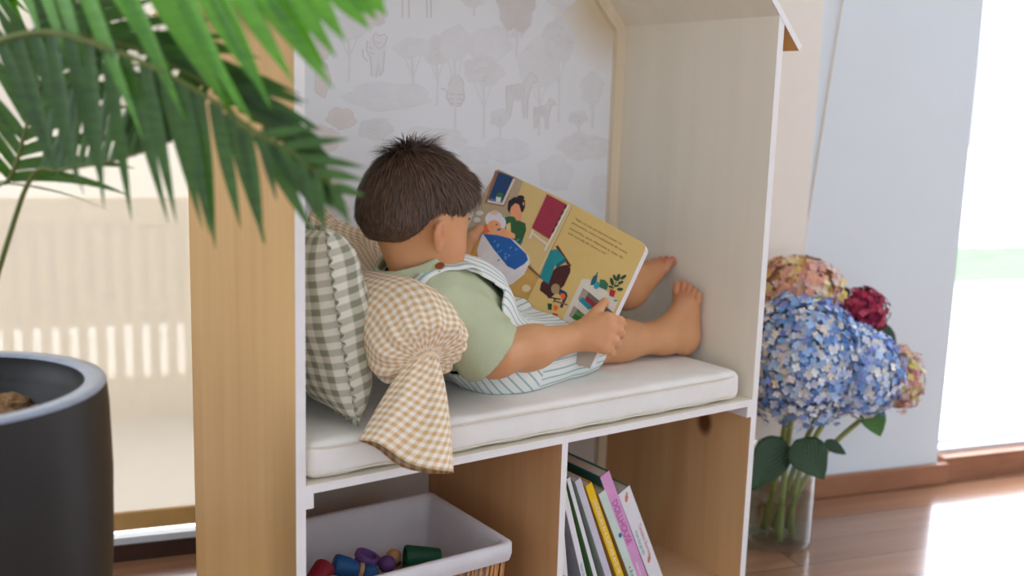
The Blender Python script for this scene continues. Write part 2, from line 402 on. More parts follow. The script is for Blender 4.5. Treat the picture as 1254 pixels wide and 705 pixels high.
# battens on the inside back edge
bw, b0 = 0.024, 0.4167
for sgn in (1, -1):
    xo = W/2; xi = W/2-T; V = []
    for y in (b0, YB-0.0003): V += [(xo+sgn*xi, y, 0.0), (xo+sgn*xi, y, ZE+T), (xo, y, ZE+W/2), (xo, y, ZE+W/2-bw*1.4), (xo+sgn*(xi-bw), y, ZE+T-bw*0.42), (xo+sgn*(xi-bw), y, 0.0)]
    zz = 0.0
    F = [[0, 1, 4, 5], [1, 2, 3, 4], [11, 10, 7, 6], [10, 9, 8, 7], [5, 4, 10, 11], [4, 3, 9, 10]]
    if sgn < 0: F = [f[::-1] for f in F]
    b = MB(); b.add(V, [f[::-1] for f in F]); b.build('back_batten', M['trimwood'], nook)

# ---- printed wallpaper on the upper back
def wallpaper_mat():
    m = NT('white_wallpaper'); tc = m.n('ShaderNodeTexCoord')
    mp = m.n('ShaderNodeMapping'); m.l(tc.outputs['UV'], mp.inputs[0])
    # ochre blend towards the corner under the roof slope on the right
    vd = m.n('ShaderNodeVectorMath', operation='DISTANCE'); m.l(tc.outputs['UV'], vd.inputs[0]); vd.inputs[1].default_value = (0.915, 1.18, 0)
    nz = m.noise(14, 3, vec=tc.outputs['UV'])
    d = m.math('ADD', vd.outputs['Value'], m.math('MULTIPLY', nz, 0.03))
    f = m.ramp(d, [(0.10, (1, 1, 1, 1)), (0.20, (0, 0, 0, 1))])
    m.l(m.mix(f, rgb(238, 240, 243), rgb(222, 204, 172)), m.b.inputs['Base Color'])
    m.b.inputs['Roughness'].default_value = 0.75; m.b.inputs['Specular IOR Level'].default_value = 0.2; return m.m
yw = YB-0.0006
P = penta(yw, T+0.004, W-T-0.004, ZB+0.001, 0.004)
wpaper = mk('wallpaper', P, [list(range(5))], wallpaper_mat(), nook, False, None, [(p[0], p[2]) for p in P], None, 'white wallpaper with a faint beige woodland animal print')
tints = [plain('print_beige', (230, 230, 232), 0.8, 0.03, 40), plain('print_tan', (220, 216, 214), 0.8, 0.03, 40), plain('print_pink', (231, 224, 221), 0.8, 0.03, 40), plain('print_pale', (233, 234, 237), 0.8, 0.02, 40)]
wpb = MB(); LAY = [0]
def wpt(px, py): LAY[0] += 0; q = ony(px, py, yw-0.0002-0.000003*(LAY[0] % 100)); return q
def poly(pts, mi):
    LAY[0] += 1; wpb.add([wpt(*p) for p in pts], [list(range(len(pts)))[::-1]], mi)
def blob(cx, cy, rx, ry, mi, sd, n=26, rough=0.18, outline=None):
    r = random.Random(sd); ph = [r.uniform(0, 6) for _ in range(3)]
    def rr(a): return 1+rough*(0.5*math.sin(5*a+ph[0])+0.35*math.sin(9*a+ph[1])+0.3*math.sin(2*a+ph[2]))
    pts = [(cx+rx*rr(2*PI*i/n)*math.cos(2*PI*i/n), cy+ry*rr(2*PI*i/n)*math.sin(2*PI*i/n)) for i in range(n)]
    poly(pts, mi)
    if outline is not None: stroke(pts+[pts[0]], 1.0, outline)
    for _ in range(7):
        a, q = r.uniform(0, 6.28), r.uniform(0.1, 0.7); x, y = cx+rx*q*math.cos(a), cy+ry*q*math.sin(a)
        stroke([(x-rx*0.15, y), (x, y-ry*0.12), (x+rx*0.15, y)], 0.8, 0 if mi == 3 else 1)
def stroke(pts, w, mi):
    LAY[0] += 1; L = []; R = []
    for i, (x, y) in enumerate(pts):
        x0, y0 = pts[max(i-1, 0)]; x1, y1 = pts[min(i+1, len(pts)-1)]; d = math.hypot(x1-x0, y1-y0)+1e-6; nx, ny = -(y1-y0)/d*w*0.5, (x1-x0)/d*w*0.5
        L.append((x+nx, y+ny)); R.append((x-nx, y-ny))
    k = len(pts); wpb.add([wpt(*p) for p in L+R], [[i, i+1, k+i+1, k+i] for i in range(k-1)], mi)
def tree(x, y, h, rx, ry, mi, sd, tw=3.0):
    stroke([(x, y), (x+1, y-h*0.5), (x-1, y-h)], tw, 0); stroke([(x, y-h*0.55), (x-rx*0.5, y-h)], tw*0.5, 0); stroke([(x, y-h*0.5), (x+rx*0.5, y-h)], tw*0.5, 0)
    blob(x, y-h-ry*0.6, rx, ry, mi, sd, outline=0)
for a in ((390, 60, 18, 14, 2, 1), (418, 145, 17, 13, 2, 2), (395, 98, 9, 22, 2, 3)): blob(*a, outline=1)
tree(427, 100, 58, 26, 15, 3, 4); tree(535, 130, 58, 18, 17, 0, 5); tree(505, 128, 62, 22, 12, 3, 6); tree(557, 160, 95, 20, 20, 3, 7)
tree(592, 170, 72, 24, 18, 0, 8); tree(632, 70, 42, 22, 32, 1, 9); tree(660, 166, 70, 26, 30, 3, 10); tree(684, 150, 85, 20, 26, 0, 11); tree(725, 158, 40, 14, 18, 3, 12)
tree(612, 168, 18, 12, 10, 0, 13); tree(708, 165, 16, 12, 8, 0, 14); tree(580, 20, 16, 16, 12, 0, 15); tree(690, 22, 20, 20, 12, 3, 16)
for a in ((475, 118, 55, 16, 3, 20), (460, 158, 22, 13, 0, 21), (530, 170, 40, 14, 3, 22), (620, 184, 30, 14, 3, 23), (715, 180, 30, 17, 0, 24), (680, 212, 22, 20, 3, 25), (570, 190, 30, 12, 3, 26), (395, 170, 22, 16, 2, 27), (600, 55, 26, 22, 3, 28), (455, 20, 20, 12, 2, 29), (400, 215, 24, 14, 2, 30), (405, 255, 22, 14, 2, 31), (735, 235, 12, 22, 3, 32)): blob(*a, outline=0)
# tiger
poly([(455, 45), (462, 40), (471, 44), (474, 56), (470, 68), (469, 90), (462, 94), (455, 90), (452, 66), (450, 54)], 3)
for q in ([(457, 44), (460, 40), (464, 44), (471, 42), (474, 46), (471, 55), (464, 60), (459, 55), (457, 44)], [(450, 50), (449, 62), (454, 72), (455, 92), (461, 94), (463, 74), (466, 93), (469, 88), (471, 62)], [(444, 60), (445, 70), (450, 75)], [(452, 58), (458, 60)], [(452, 64), (458, 66)], [(461, 50), (463, 54), (467, 51)]): stroke(q, 1.6, 1)
# bear cub
poly([(549, 105), (556, 94), (565, 95), (568, 106), (570, 122), (563, 131), (551, 129), (547, 117)], 0)
for q in ([(549, 105), (554, 94), (562, 92), (567, 100), (568, 106)], [(548, 110), (547, 120), (553, 129), (564, 130), (569, 119), (567, 108)], [(540, 108), (546, 110)], [(549, 115), (568, 116)], [(549, 121), (568, 122)], [(550, 126), (566, 127)], [(556, 104), (560, 105)]): stroke(q, 1.7, 1)
# two zebras
def zebra(x, y, s):
    poly([(x, y), (x+22*s, y-4*s), (x+30*s, y-18*s), (x+38*s, y-12*s), (x+40*s, y-6*s), (x+32*s, y-4*s), (x+27*s, y+16*s), (x+26*s, y+40*s), (x+22*s, y+40*s), (x+20*s, y+18*s), (x+8*s, y+18*s), (x+5*s, y+38*s), (x+1*s, y+38*s), (x, y+14*s)], 0)
    for i in range(6): stroke([(x+4*i*s+2*s, y), (x+4*i*s+1*s, y+15*s)], 1.1, 1)
    for q in ([(x, y), (x+22*s, y-4*s), (x+30*s, y-18*s), (x+38*s, y-12*s), (x+40*s, y-6*s), (x+32*s, y-4*s), (x+27*s, y+16*s), (x+26*s, y+40*s)], [(x, y), (x, y+14*s), (x+1*s, y+38*s)], [(x+8*s, y+18*s), (x+5*s, y+38*s)], [(x+20*s, y+18*s), (x+22*s, y+40*s)]): stroke(q, 1.3, 1)
zebra(620, 106, 0.98)
zebra(654, 132, 0.66)
# long haired animal at the top, hooves of another above the frame
for i in range(9): stroke([(612+i*4.4, 0), (613+i*4.2, 20+5*math.sin(i)), (620+i*2.6, 46)], 1.3, 1 if i % 2 else 0)
for x in (492, 500, 522, 527): stroke([(x, -12), (x+1, 12), (x+1, 22)], 1.6, 1)
wpb.build('wallpaper_print', tints, wpaper, False)

# ---- bench cushion
fld = Field((T-0.01, -0.03, ZB-0.02), (W, D+0.01, ZB+0.1), 0.0045)
X, Y, Z = fld.all()
cx, cy, cz = (T+W-T)/2-0.012, 0.203, ZB+0.0300; hx, hy, hz, rr = (W-2*T)/2-0.016, 0.1985, 0.0285, 0.017
zz = Z-cz-0.004*np.cos((X-cx)/hx*1.4)*np.cos((Y-cy)/hy*1.4)*(Z > cz)
qx, qy, qz = np.abs(X-cx)-(hx-rr), np.abs(Y-cy)-(hy-rr), np.abs(zz)-(hz-rr)
d = np.sqrt(np.maximum(qx, 0)**2+np.maximum(qy, 0)**2+np.maximum(qz, 0)**2)+np.minimum(np.maximum(np.maximum(qx, qy), qz), 0)-rr
d = d+np.where(Z > cz, 1, 0.2)*wob(X, Y, Z, 22, 0.0010)+0.0008*np.sin(X*60+Y*25)*(Y < 0.05)
fld.f[:] = d
V, F = fld.mesh(); V[:, 2] = np.maximum(V[:, 2], ZB+0.0004)
def fabric(name, col, var=0.03, bs=300, bump=0.25):
    return plain(name, col, 0.9, var, 20, bump, 0.15, bs)
cush = mk('bench_cushion', V, F, fabric('off_white_canvas', (238, 236, 230), bump=0.12)); smoothmod(cush, 3)
tag(cush, 'flat off-white bench cushion lying on the seat of the nook', 'cushion')
b = MB()
for z in (cz+hz-0.009, cz-hz+0.009):
    pts = []
    for s in np.linspace(0, 1, 121):
        a = 2*PI*s; c_, s_ = math.cos(a), math.sin(a); e = 0.10
        pts.append((cx+(hx+0.0012)*math.copysign(abs(c_)**e, c_), cy+(hy+0.0012)*math.copysign(abs(s_)**e, s_), z))
    b.tube(pts, 0.0016, 6, cap=False)
b.build('piping', fabric('piping_canvas', (226, 216, 198)), cush, True)
ZC = cz+hz

# ================================================================== PILLOWS
def grid_faces(nu, nv, wrap=False):
    F = []
    for i in range(nu-1):
        for j in range(nv if wrap else nv-1): F.append([i*nv+j, i*nv+(j+1) % nv, (i+1)*nv+(j+1) % nv, (i+1)*nv+j])
    return F
# sage gingham square cushion with a ruffled edge, leaning on the left panel
def sage_cushion():
    top, bot = A(0.056, 0.0, 0.742), A(0.108, 0.0, 0.456)
    cv = (top-bot)/2; hv = np.linalg.norm(cv); ev = unit(cv); eu = A(0, 1, 0); en = unit(np.cross(eu, ev))
    if en[0] < 0: en = -en
    c = (top+bot)/2+A(0, 0.2, 0); hu = 0.176
    n = 41; V = []; UVs = []; F = []
    for sgn in (1, -1):
        for i in range(n):
            for j in range(n):
                u, v = -1+2*i/(n-1), -1+2*j/(n-1)
                t = (max(0, 1-abs(u)**2.6)*max(0, 1-abs(v)**2.6))**0.5
                k = 1-0.05*(1-abs(v))*abs(u)**3
                th = (0.092 if sgn > 0 else 0.050)*t**(0.8 if sgn > 0 else 1)*(1+0.06*math.sin(7*u+3*v)+0.05*math.sin(9*v-2*u))
                p = c+eu*u*hu*(1-0.05*(1-v*v))+ev*v*hv*(1-0.05*(1-u*u))+en*sgn*th
                V.append(p); UVs.append((u*hu+0.01*t*sgn, v*hv))
    F = grid_faces(n, n)
    F2 = [[q+n*n for q in f][::-1] for f in F]
    V = np.array(V); V[:, 0] = np.maximum(V[:, 0], T+0.002); V[:, 2] = np.maximum(V[:, 2], ZC+0.003)
    root = thing('sage_cushion', 'sage green and cream gingham cushion with ruffled seam leaning on left panel', 'cushion', (c[0], c[1], ZC))
    g = gingham('sage_gingham', (224, 219, 203), (138, 138, 115), 0.021)
    mk('cover', V, F+F2, g, root, True, None, UVs)
    # ruffle
    R = []; UV2 = []; m = 600
    for i in range(m+1):
        s = (i/m*4) % 4; k = int(s); q = -1+2*(s-k)
        u, v = [(q, -1), (1, q), (-q, 1), (-1, -q)][k]
        p = c+eu*u*hu*(1-0.05*(1-v*v))+ev*v*hv*(1-0.05*(1-u*u)); o = unit(eu*(u if abs(u) == 1 else 0)+ev*(v if abs(v) == 1 else 0)+1e-6)
        for w, am in ((-0.002, 0.0), (0.003, 0.0018), (0.007, 0.0030)):
            R.append(p+o*w+en*am*math.sin(i*0.75+0.7*math.sin(i*0.13))); UV2.append((i*0.004, w))
    R = np.array(R); R[:, 0] = np.maximum(R[:, 0], T+0.002); R[:, 2] = np.maximum(R[:, 2], ZC+0.002)
    o = mk('ruffle', R, grid_faces(m+1, 3), g, root, True, None, UV2)
    s = o.modifiers.new('s', 'SOLIDIFY'); s.thickness = 0.001
sage_cushion()
# tan gingham candy bolster: filled body, two gathered knots, two flared tails
def bolster():
    g = gingham('tan_gingham', (243, 235, 219), (216, 177, 126), 0.0115)
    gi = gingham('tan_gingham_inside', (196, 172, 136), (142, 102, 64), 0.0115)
    K0, K1 = A(0.204, -0.006, 0.545), A(0.262, 0.352, 0.668)
    ctr = [K0, ony(500, 408, 0.050), ony(464, 394, 0.125), ony(436, 384, 0.205), A(0.215, 0.305, 0.622), K1]
    def cr(t):
        t = t*(len(ctr)-1); i = min(int(t), len(ctr)-2); f = t-i
        p = [ctr[max(i-1, 0)], ctr[i], ctr[i+1], ctr[min(i+2, len(ctr)-1)]]
        return 0.5*((2*p[1])+(-p[0]+p[2])*f+(2*p[0]-5*p[1]+4*p[2]-p[3])*f*f+(-p[0]+3*p[1]-3*p[2]+p[3])*f**3)
    nu, nv = 90, 96; V = []; UVs = []; L = 0
    root = thing('bolster_pillow', 'tan and cream gingham candy shaped bolster with knotted ends behind the child', 'pillow', (0.19, 0.15, ZC))
    prev = None
    for i in range(nu):
        s = i/(nu-1); t = 0.5-0.5*math.cos(PI*s); p = cr(t); tg = unit(cr(min(1, t+0.01))-cr(max(0, t-0.01)))
        a = unit(np.cross(tg, A(0, 0, 1))); bb = np.cross(a, tg)
        e = math.sin(PI*s); R = 0.013+0.066*(1-(1-min(1, e*1.10))**2.6)**0.75
        L = 0 if prev is None else L+np.linalg.norm(p-prev[0])+abs(R-prev[1])*0.7
        prev = (p, R)
        for j in range(nv):
            th = 2*PI*j/nv; pl = 1+0.10*math.exp(-((e)/0.55)**2)*math.sin(15*th+2*math.sin(3*th))+0.015*math.sin(4*th+9*t)
            V.append(p+R*pl*(a*math.cos(th)+bb*math.sin(th))); UVs.append((th*0.07, L))
    V = np.array(V); V[:, 2] = np.maximum(V[:, 2], ZC+0.003)
    mk('bolster_body', V, grid_faces(nu, nv, True), g, root, True, None, UVs)
    def tail(K, axes, length, w0, w1, d1, name, curl):
        along, wide, thick = axes; n1, n2 = 26, 80; V = []; UVs = []
        for i in range(n1):
            s = i/(n1-1)
            rw = w0+(w1-w0)*(s**0.75); rt = w0+(d1-w0)*s
            p = K+along*length*s+thick*curl*s*s
            for j in range(n2):
                th = 2*PI*j/n2; f = 1+0.16*(1-s)*math.sin(11*th)+0.10*s*math.sin(3*th+1)
                x, y = math.cos(th), math.sin(th)
                V.append(p+wide*rw*x*(1+0.02*math.sin(8*th))+thick*(rt*y*f+0.010*s*math.sin(5*x+2*s))+along*0.012*s*math.sin(2.2*x+0.6)); UVs.append((th*(0.35*rw+0.028), s*length))
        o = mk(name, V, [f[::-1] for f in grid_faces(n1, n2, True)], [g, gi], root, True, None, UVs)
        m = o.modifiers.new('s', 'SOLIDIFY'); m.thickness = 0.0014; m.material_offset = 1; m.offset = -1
        # hem edge
        return o
    # knot wraps
    for K, tg in ((K0, unit(cr(0.02)-cr(0.0))), (K1, unit(cr(1.0)-cr(0.98)))):
        b = MB(); a = unit(np.cross(tg, A(0, 0, 1))); c2 = np.cross(tg, a)
        for q in (-0.004, 0.004):
            b.tube([K+tg*q+0.0155*(a*math.cos(z)+c2*math.sin(z))*(1+0.05*math.sin(9*z)) for z in np.linspace(0, 2*PI, 40)], 0.0055, 8, cap=False)
        b.build('knot', g, root, True)
    tip = A(0.148, -0.055, 0.425); al = unit(tip-K0); wide = unit(A(0.80, -0.42, -0.22)-al*np.dot(A(0.80, -0.42, -0.22), al)); th = np.cross(wide, al)
    tail(K0-al*0.004, (al, wide, th), np.linalg.norm(tip-K0)+0.012, 0.018, 0.072, 0.022, 'tail', 0.004)
    tip = A(0.205, 0.385, 0.705); al = unit(tip-K1); wide = unit(A(0.3, 0.1, 0.6)-al*np.dot(A(0.3, 0.1, 0.6), al)); th = np.cross(wide, al)
    tail(K1-al*0.004, (al, wide, th), np.linalg.norm(tip-K1)+0.01, 0.014, 0.036, 0.016, 'tail', 0.0)
bolster()

# ================================================================== PICTURE BOOK
BTL, BTR, BBR = ony(610, 207, 0.335), ony(793, 300, 0.062), ony(722, 452, 0.062)
_ew = unit(BTR-BTL); _bn = unit(np.cross(_ew, BTR-BBR)); _sp = onp(702, 250, BTR-_bn*0.018, _bn)      # the spine lies a little deeper than the outer edges
class Page:
    """one half of the open book: o = outer top corner, ew = to the right, ed = down, n = towards the reader"""
    def __init__(s, o, ew, ed, wid, hgt, right):
        s.o, s.ew, s.ed, s.wid, s.hgt, s.right = o, unit(ew), unit(ed), wid, hgt, right
        s.n = unit(np.cross(s.ed, s.ew)); s.n = s.n if np.dot(s.n, CAM-o) > 0 else -s.n
        s.up = unit(np.cross(s.n, s.ew)); s.k1, s.k2 = float(np.dot(s.ed, -s.up)), float(np.dot(s.ed, s.ew))
    def bk(s, px, py, off=0.0): return onp(px, py, s.o+s.n*off, s.n)
    def bq(s, w, h, off=0.0): return s.o+s.ew*w+s.ed*h+s.n*off
    def coords(s, X, Y, Z):
        q = [X-s.o[0], Y-s.o[1], Z-s.o[2]]; d = lambda v: q[0]*v[0]+q[1]*v[1]+q[2]*v[2]
        h = d(-s.up)/s.k1; return d(s.ew)-h*s.k2, h, d(s.n)
    def box(s, X, Y, Z, m, t0, t1):
        w, h, n = s.coords(X, Y, Z); lo, hi = (-s.wid-m, m) if s.right else (-m, s.wid+m)
        return np.maximum(np.maximum(np.maximum(lo-w, w-hi), np.maximum(-m-h, h-s.hgt-m)), np.maximum(t0-n, n-t1)).astype(np.float32)
BHGT = float(np.linalg.norm(BTR-BBR)); _dn = BBR-BTR
PR_ = Page(BTR, BTR-_sp, _dn, float(np.linalg.norm(BTR-_sp)), BHGT, True)
PL_ = Page(BTL, _sp-BTL, _dn, float(np.linalg.norm(BTL-_sp)), BHGT, False)
EW, EH, BN = PR_.ew, PR_.up, PR_.n
BTH = 0.019                                   # thickness of the right hand stack of boards
book = thing('picture_book', 'open board book with yellow illustrated pages held in the child\'s hands', 'book', (BBR[0], BBR[1], BBR[2]))
def round_rect(w0, w1, h0, h1, r, corners):
    pts = []
    for (cxx, cyy, a0, on) in ((w1, h0, -90, corners[0]), (w1, h1, 0, corners[1]), (w0, h1, 90, corners[2]), (w0, h0, 180, corners[3])):
        sx = -1 if cxx == w1 else 1; sy = 1 if cyy == h0 else -1
        if not on: pts.append((cxx, cyy)); continue
        for k in range(7):
            a = math.radians(a0+15*k); pts.append((cxx+sx*r+r*math.cos(a), cyy+sy*r+r*math.sin(a)))
    return pts
def slab(name, pg, w0, w1, t0, t1, corners, mats, mi_top, parent, lab=None):
    pts = round_rect(w0, w1, 0, BHGT, 0.012, corners); n = len(pts)
    V = [pg.bq(w, h, t1) for w, h in pts]+[pg.bq(w, h, t0) for w, h in pts]
    b = MB(); b.add(V, [list(range(n))[::-1]], mi_top); b.add(V, [list(range(n, 2*n))], 0); b.add(V, [[i, (i+1) % n, n+(i+1) % n, n+i] for i in range(n)], 1)
    return b.build(name, mats, parent, False, lab)
PG = [plain('grey_back_cover', (196, 186, 176), 0.6), plain('white_board_edge', (236, 236, 240), 0.6, 0.02), plain('yellow_page', (222, 190, 118), 0.45, 0.03, 8), plain('yellow_page_b', (214, 184, 120), 0.45, 0.03, 8)]
pr = slab('right_page', PR_, -PR_.wid+0.0006, 0, -BTH, 0, (1, 1, 0, 0), PG, 2, book)
plft = slab('left_page', PL_, 0, PL_.wid-0.0006, -0.009, 0, (0, 0, 1, 1), PG, 3, book)
pics = {}
def colr(c): 
    k = 'ink_%d_%d_%d' % c
    return plain(k, c, 0.45, 0.05, 60)
class Illu:
    def __init__(s, pg): s.b = MB(); s.m = []; s.k = 0; s.pg = pg
    def p(s, pts, c, zoom='z4'):
        if c not in s.m: s.m.append(c)
        s.k += 1
        ox, oy, sc = {'z4': (580, 200, 4.7), 'z5': (580, 320, 4.7), 'px': (0, 0, 1)}[zoom]
        V = [s.pg.bk(ox+x/sc, oy+y/sc, 0.00025+0.00003*s.k) for x, y in pts]
        nrm = np.zeros(3)
        for i in range(len(V)): nrm += np.cross(V[i]-V[0], V[(i+1) % len(V)]-V[0])
        f = list(range(len(V))); f = f if np.dot(nrm, s.pg.n) > 0 else f[::-1]
        s.b.add(V, [f], s.m.index(c))
    def e(s, cx, cy, rx, ry, c, zoom='z4', rot=0, n=18):
        r = math.radians(rot); s.p([(cx+rx*math.cos(a)*math.cos(r)-ry*math.sin(a)*math.sin(r), cy+rx*math.cos(a)*math.sin(r)+ry*math.sin(a)*math.cos(r)) for a in np.linspace(0, 2*PI, n, endpoint=False)], c, zoom)
    def ln(s, x0, y0, x1, y1, w, c, zoom='z4'):
        d = math.hypot(x1-x0, y1-y0); nx, ny = -(y1-y0)/d*w/2, (x1-x0)/d*w/2; s.p([(x0+nx, y0+ny), (x1+nx, y1+ny), (x1-nx, y1-ny), (x0-nx, y0-ny)], c, zoom)
    def done(s, name, parent): s.b.build(name, [colr(c) for c in s.m], parent, False)
L = Illu(PL_)
L.p([(140, 32), (285, 103), (212, 300), (150, 470), (-60, 440), (0, 290), (60, 165)], (178, 158, 128))           # taupe wall
L.p([(-40, 500), (20, 440), (330, 580), (380, 660), (300, 840), (215, 1000), (-190, 780)], (206, 160, 84))        # floor
L.p([(125, 38), (243, 82), (176, 250), (62, 228)], (150, 106, 72)); L.p([(228, 84), (240, 90), (172, 240), (78, 222), (84, 208)], (226, 206, 194)); L.p([(145, 48), (230, 82), (164, 226), (84, 206)], (24, 62, 108))
L.p([(98, 200), (165, 215), (160, 228), (84, 212)], (90, 120, 150)); L.p([(130, 190), (160, 195), (152, 225), (128, 220)], (214, 222, 214)); L.e(152, 182, 20, 14, (52, 110, 50))
L.e(35, 285, 22, 14, (206, 204, 200)); L.e(20, 325, 20, 14, (206, 204, 200))
L.p([(180, 312), (205, 303), (228, 306), (265, 330), (298, 345), (302, 385), (272, 472), (215, 430), (180, 380)], (42, 92, 48))            # green sweater
L.p([(212, 250), (235, 226), (262, 238), (280, 275), (274, 325), (248, 330), (232, 302), (213, 290)], (232, 156, 112))
L.p([(200, 217), (235, 192), (262, 200), (296, 212), (297, 245), (287, 275), (275, 282), (262, 238), (240, 228), (216, 250), (207, 287), (194, 262)], (30, 24, 30)); L.e(270, 198, 22, 15, (30, 24, 30)); L.e(287, 232, 5, 10, (232, 156, 112))
L.p([(188, 350), (212, 340), (215, 395), (186, 385)], (222, 196, 130))
L.p([(50, 405), (18, 500), (32, 565), (75, 640), (120, 690), (165, 708), (220, 695), (290, 640), (325, 570), (320, 535), (240, 445), (150, 400)], (226, 220, 218))   # bath
L.e(118, 322, 52, 48, (222, 220, 224)); L.e(168, 345, 18, 36, (222, 220, 224)); L.e(120, 283, 22, 14, (226, 190, 160))
L.e(78, 378, 26, 26, (232, 108, 60)); L.e(118, 362, 40, 36, (240, 166, 116)); L.p([(110, 385), (170, 370), (240, 408), (238, 432), (195, 432), (140, 415), (60, 408)], (240, 166, 116)); L.e(132, 352, 6, 5, (150, 60, 40)); L.e(146, 380, 14, 6, (40, 110, 180), rot=-20)
L.p([(55, 405), (135, 412), (212, 432), (302, 520), (313, 555), (290, 580), (237, 612), (195, 592), (112, 490)], (28, 94, 168))
for i in range(14): L.e(95+random.Random(i).uniform(0, 190), 430+random.Random(i+50).uniform(0, 145) if i > 20 else 440+i*9, 9, 4, (90, 150, 206), rot=-40)
L.p([(423, 176), (536, 236), (437, 436), (335, 370)], (158, 40, 62))
for i in range(9): L.ln(420-i*9, 196+i*21, 516-i*9, 250+i*21, 1.6, (130, 26, 50))
L.ln(548, 238, 408, 502, 10, (226, 222, 214)); L.ln(342, 382, 322, 432, 10, (226, 222, 214)); L.ln(338, 402, 425, 468, 9, (226, 222, 214))
for i in range(5): L.ln(522-i*17, 262+i*34, 534-i*17, 240+i*34, 9, (48, 30, 34))
L.p([(-60, 540), (0, 570), (75, 672), (56, 690), (-20, 640)], (166, 38, 42)); L.ln(314, 590, 386, 655, 12, (122, 88, 54))
L.p([(180, 200), (200, 208), (205, 240), (184, 236)], (196, 46, 48), 'z5'); L.p([(210, 208), (240, 218), (243, 236), (225, 236)], (196, 46, 48), 'z5'); L.e(302, 155, 26, 22, (224, 200, 150), 'z5')
L.done('illustration', plft)
R = Illu(PR_)
R.p([(535, 18), (558, 38), (556, 62), (520, 140), (440, 212), (380, 165), (388, 125), (480, 30)], (74, 34, 34), 'z5'); R.ln(478, -90+0, 556, 30, 16, (98, 50, 40), 'z5')
R.p([(440, -65), (482, -70), (525, -20), (470, 20), (430, 130), (380, 95), (400, 40)], (36, 142, 150), 'z5'); R.p([(470, 20), (525, -20), (535, 0), (480, 36)], (24, 108, 118), 'z5')
R.e(472, 158, 26, 30, (168, 140, 104), 'z5'); R.p([(495, 155), (535, 178), (541, 200), (510, 268), (496, 262), (520, 205), (490, 190)], (34, 58, 96), 'z5'); R.ln(425, 205, 500, 218, 8, (44, 48, 66), 'z5'); R.ln(470, 215, 460, 235, 10, (34, 58, 96), 'z5'); R.ln(460, 225, 540, 250, 10, (134, 104, 70), 'z5')
R.p([(500, 182), (525, 186), (530, 205), (512, 225), (500, 205)], (238, 104, 40), 'z5'); R.p([(425, 240), (452, 244), (448, 280), (428, 276)], (32, 78, 44), 'z5'); R.p([(462, 246), (488, 262), (478, 285), (458, 280)], (238, 110, 50), 'z5'); R.p([(452, 296), (486, 303), (480, 345), (462, 338), (448, 320)], (206, 36, 50), 'z5')
R.p([(625, 100), (690, 106), (832, 230), (790, 325), (640, 380), (590, 385), (512, 332)], (222, 214, 198), 'z5')
R.p([(630, 152), (668, 180), (800, 290), (782, 325), (720, 310), (600, 215)], (112, 102, 92), 'z5'); R.p([(630, 152), (662, 178), (632, 226), (600, 215)], (164, 150, 138), 'z5'); R.p([(577, 254), (640, 308), (612, 350), (548, 312)], (112, 102, 92), 'z5'); R.p([(577, 254), (598, 272), (575, 320), (548, 312)], (164, 150, 138), 'z5')
R.ln(615, 215, 672, 268, 30, (30, 140, 152), 'z5'); R.ln(648, 210, 705, 262, 28, (150, 36, 48), 'z5'); R.p([(735, 300), (765, 315), (760, 335), (730, 320)], (190, 40, 40), 'z5')
R.p([(590, 285), (640, 312), (610, 352), (565, 325)], (54, 112, 46), 'z5'); R.p([(590, 285), (640, 312), (630, 325), (582, 300)], (90, 150, 70), 'z5')
R.p([(692, 82), (714, 78), (704, 132), (672, 138), (678, 108)], (36, 96, 112), 'z5'); R.ln(704, 82, 714, 62, 6, (40, 60, 80), 'z5'); R.e(708, 138, 16, 22, (44, 160, 172), 'z5', 20); R.p([(728, 102), (755, 106), (775, 130), (766, 166), (722, 148)], (52, 112, 74), 'z5')
R.ln(800, 165, 830, 95, 3, (60, 90, 50), 'z5')
for a in ((833, 92, 10, 22, 15), (862, 90, 20, 9, -35), (846, 122, 18, 8, -25), (796, 116, 10, 24, -15), (843, 160, 18, 9, 0), (790, 146, 14, 7, 20), (812, 92, 8, 18, -20), (824, 140, 14, 6, -10)): R.e(a[0], a[1], a[2], a[3], (38, 76, 48), 'z5', a[4])
R.p([(785, 158), (818, 170), (806, 206), (780, 196)], (170, 42, 44), 'z5'); R.p([(806, 218), (830, 222), (826, 232), (808, 230)], (110, 170, 170), 'z5')
R.p([(505, 345), (545, 365), (600, 395), (690, 440), (735, 455), (700, 540), (668, 618), (600, 590), (480, 500)], (190, 176, 160), 'z5')
R.done('illustration', pr)
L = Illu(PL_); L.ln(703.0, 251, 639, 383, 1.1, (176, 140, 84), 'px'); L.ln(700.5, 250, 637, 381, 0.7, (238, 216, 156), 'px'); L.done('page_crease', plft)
def lettering(body, org, ex, ez, nrm, size, mat, parent, name='lettering', align='LEFT', bold=0.0, width=None):
    cu = bpy.data.curves.new(name, 'FONT'); cu.body = body; cu.size = 1.0; cu.align_x = align; cu.offset = bold
    o = bpy.data.objects.new(name, cu); COL.objects.link(o); bpy.context.view_layer.update()
    me = bpy.data.meshes.new_from_object(o.evaluated_get(bpy.context.evaluated_depsgraph_get())); COL.objects.unlink(o); bpy.data.objects.remove(o)
    V = np.zeros(len(me.vertices)*3); me.vertices.foreach_get('co', V); V = V.reshape(-1, 3); F = [list(p.vertices) for p in me.polygons]
    sx = size if width is None else width/max(1e-6, V[:, 0].max()-V[:, 0].min())
    P = np.asarray(org)+np.outer(V[:, 0]*sx, ex)+np.outer(V[:, 1]*size, ez)+np.asarray(nrm)*0.0004
    return mk(name, P, F, mat, parent, False)
inkm = colr((128, 104, 66))
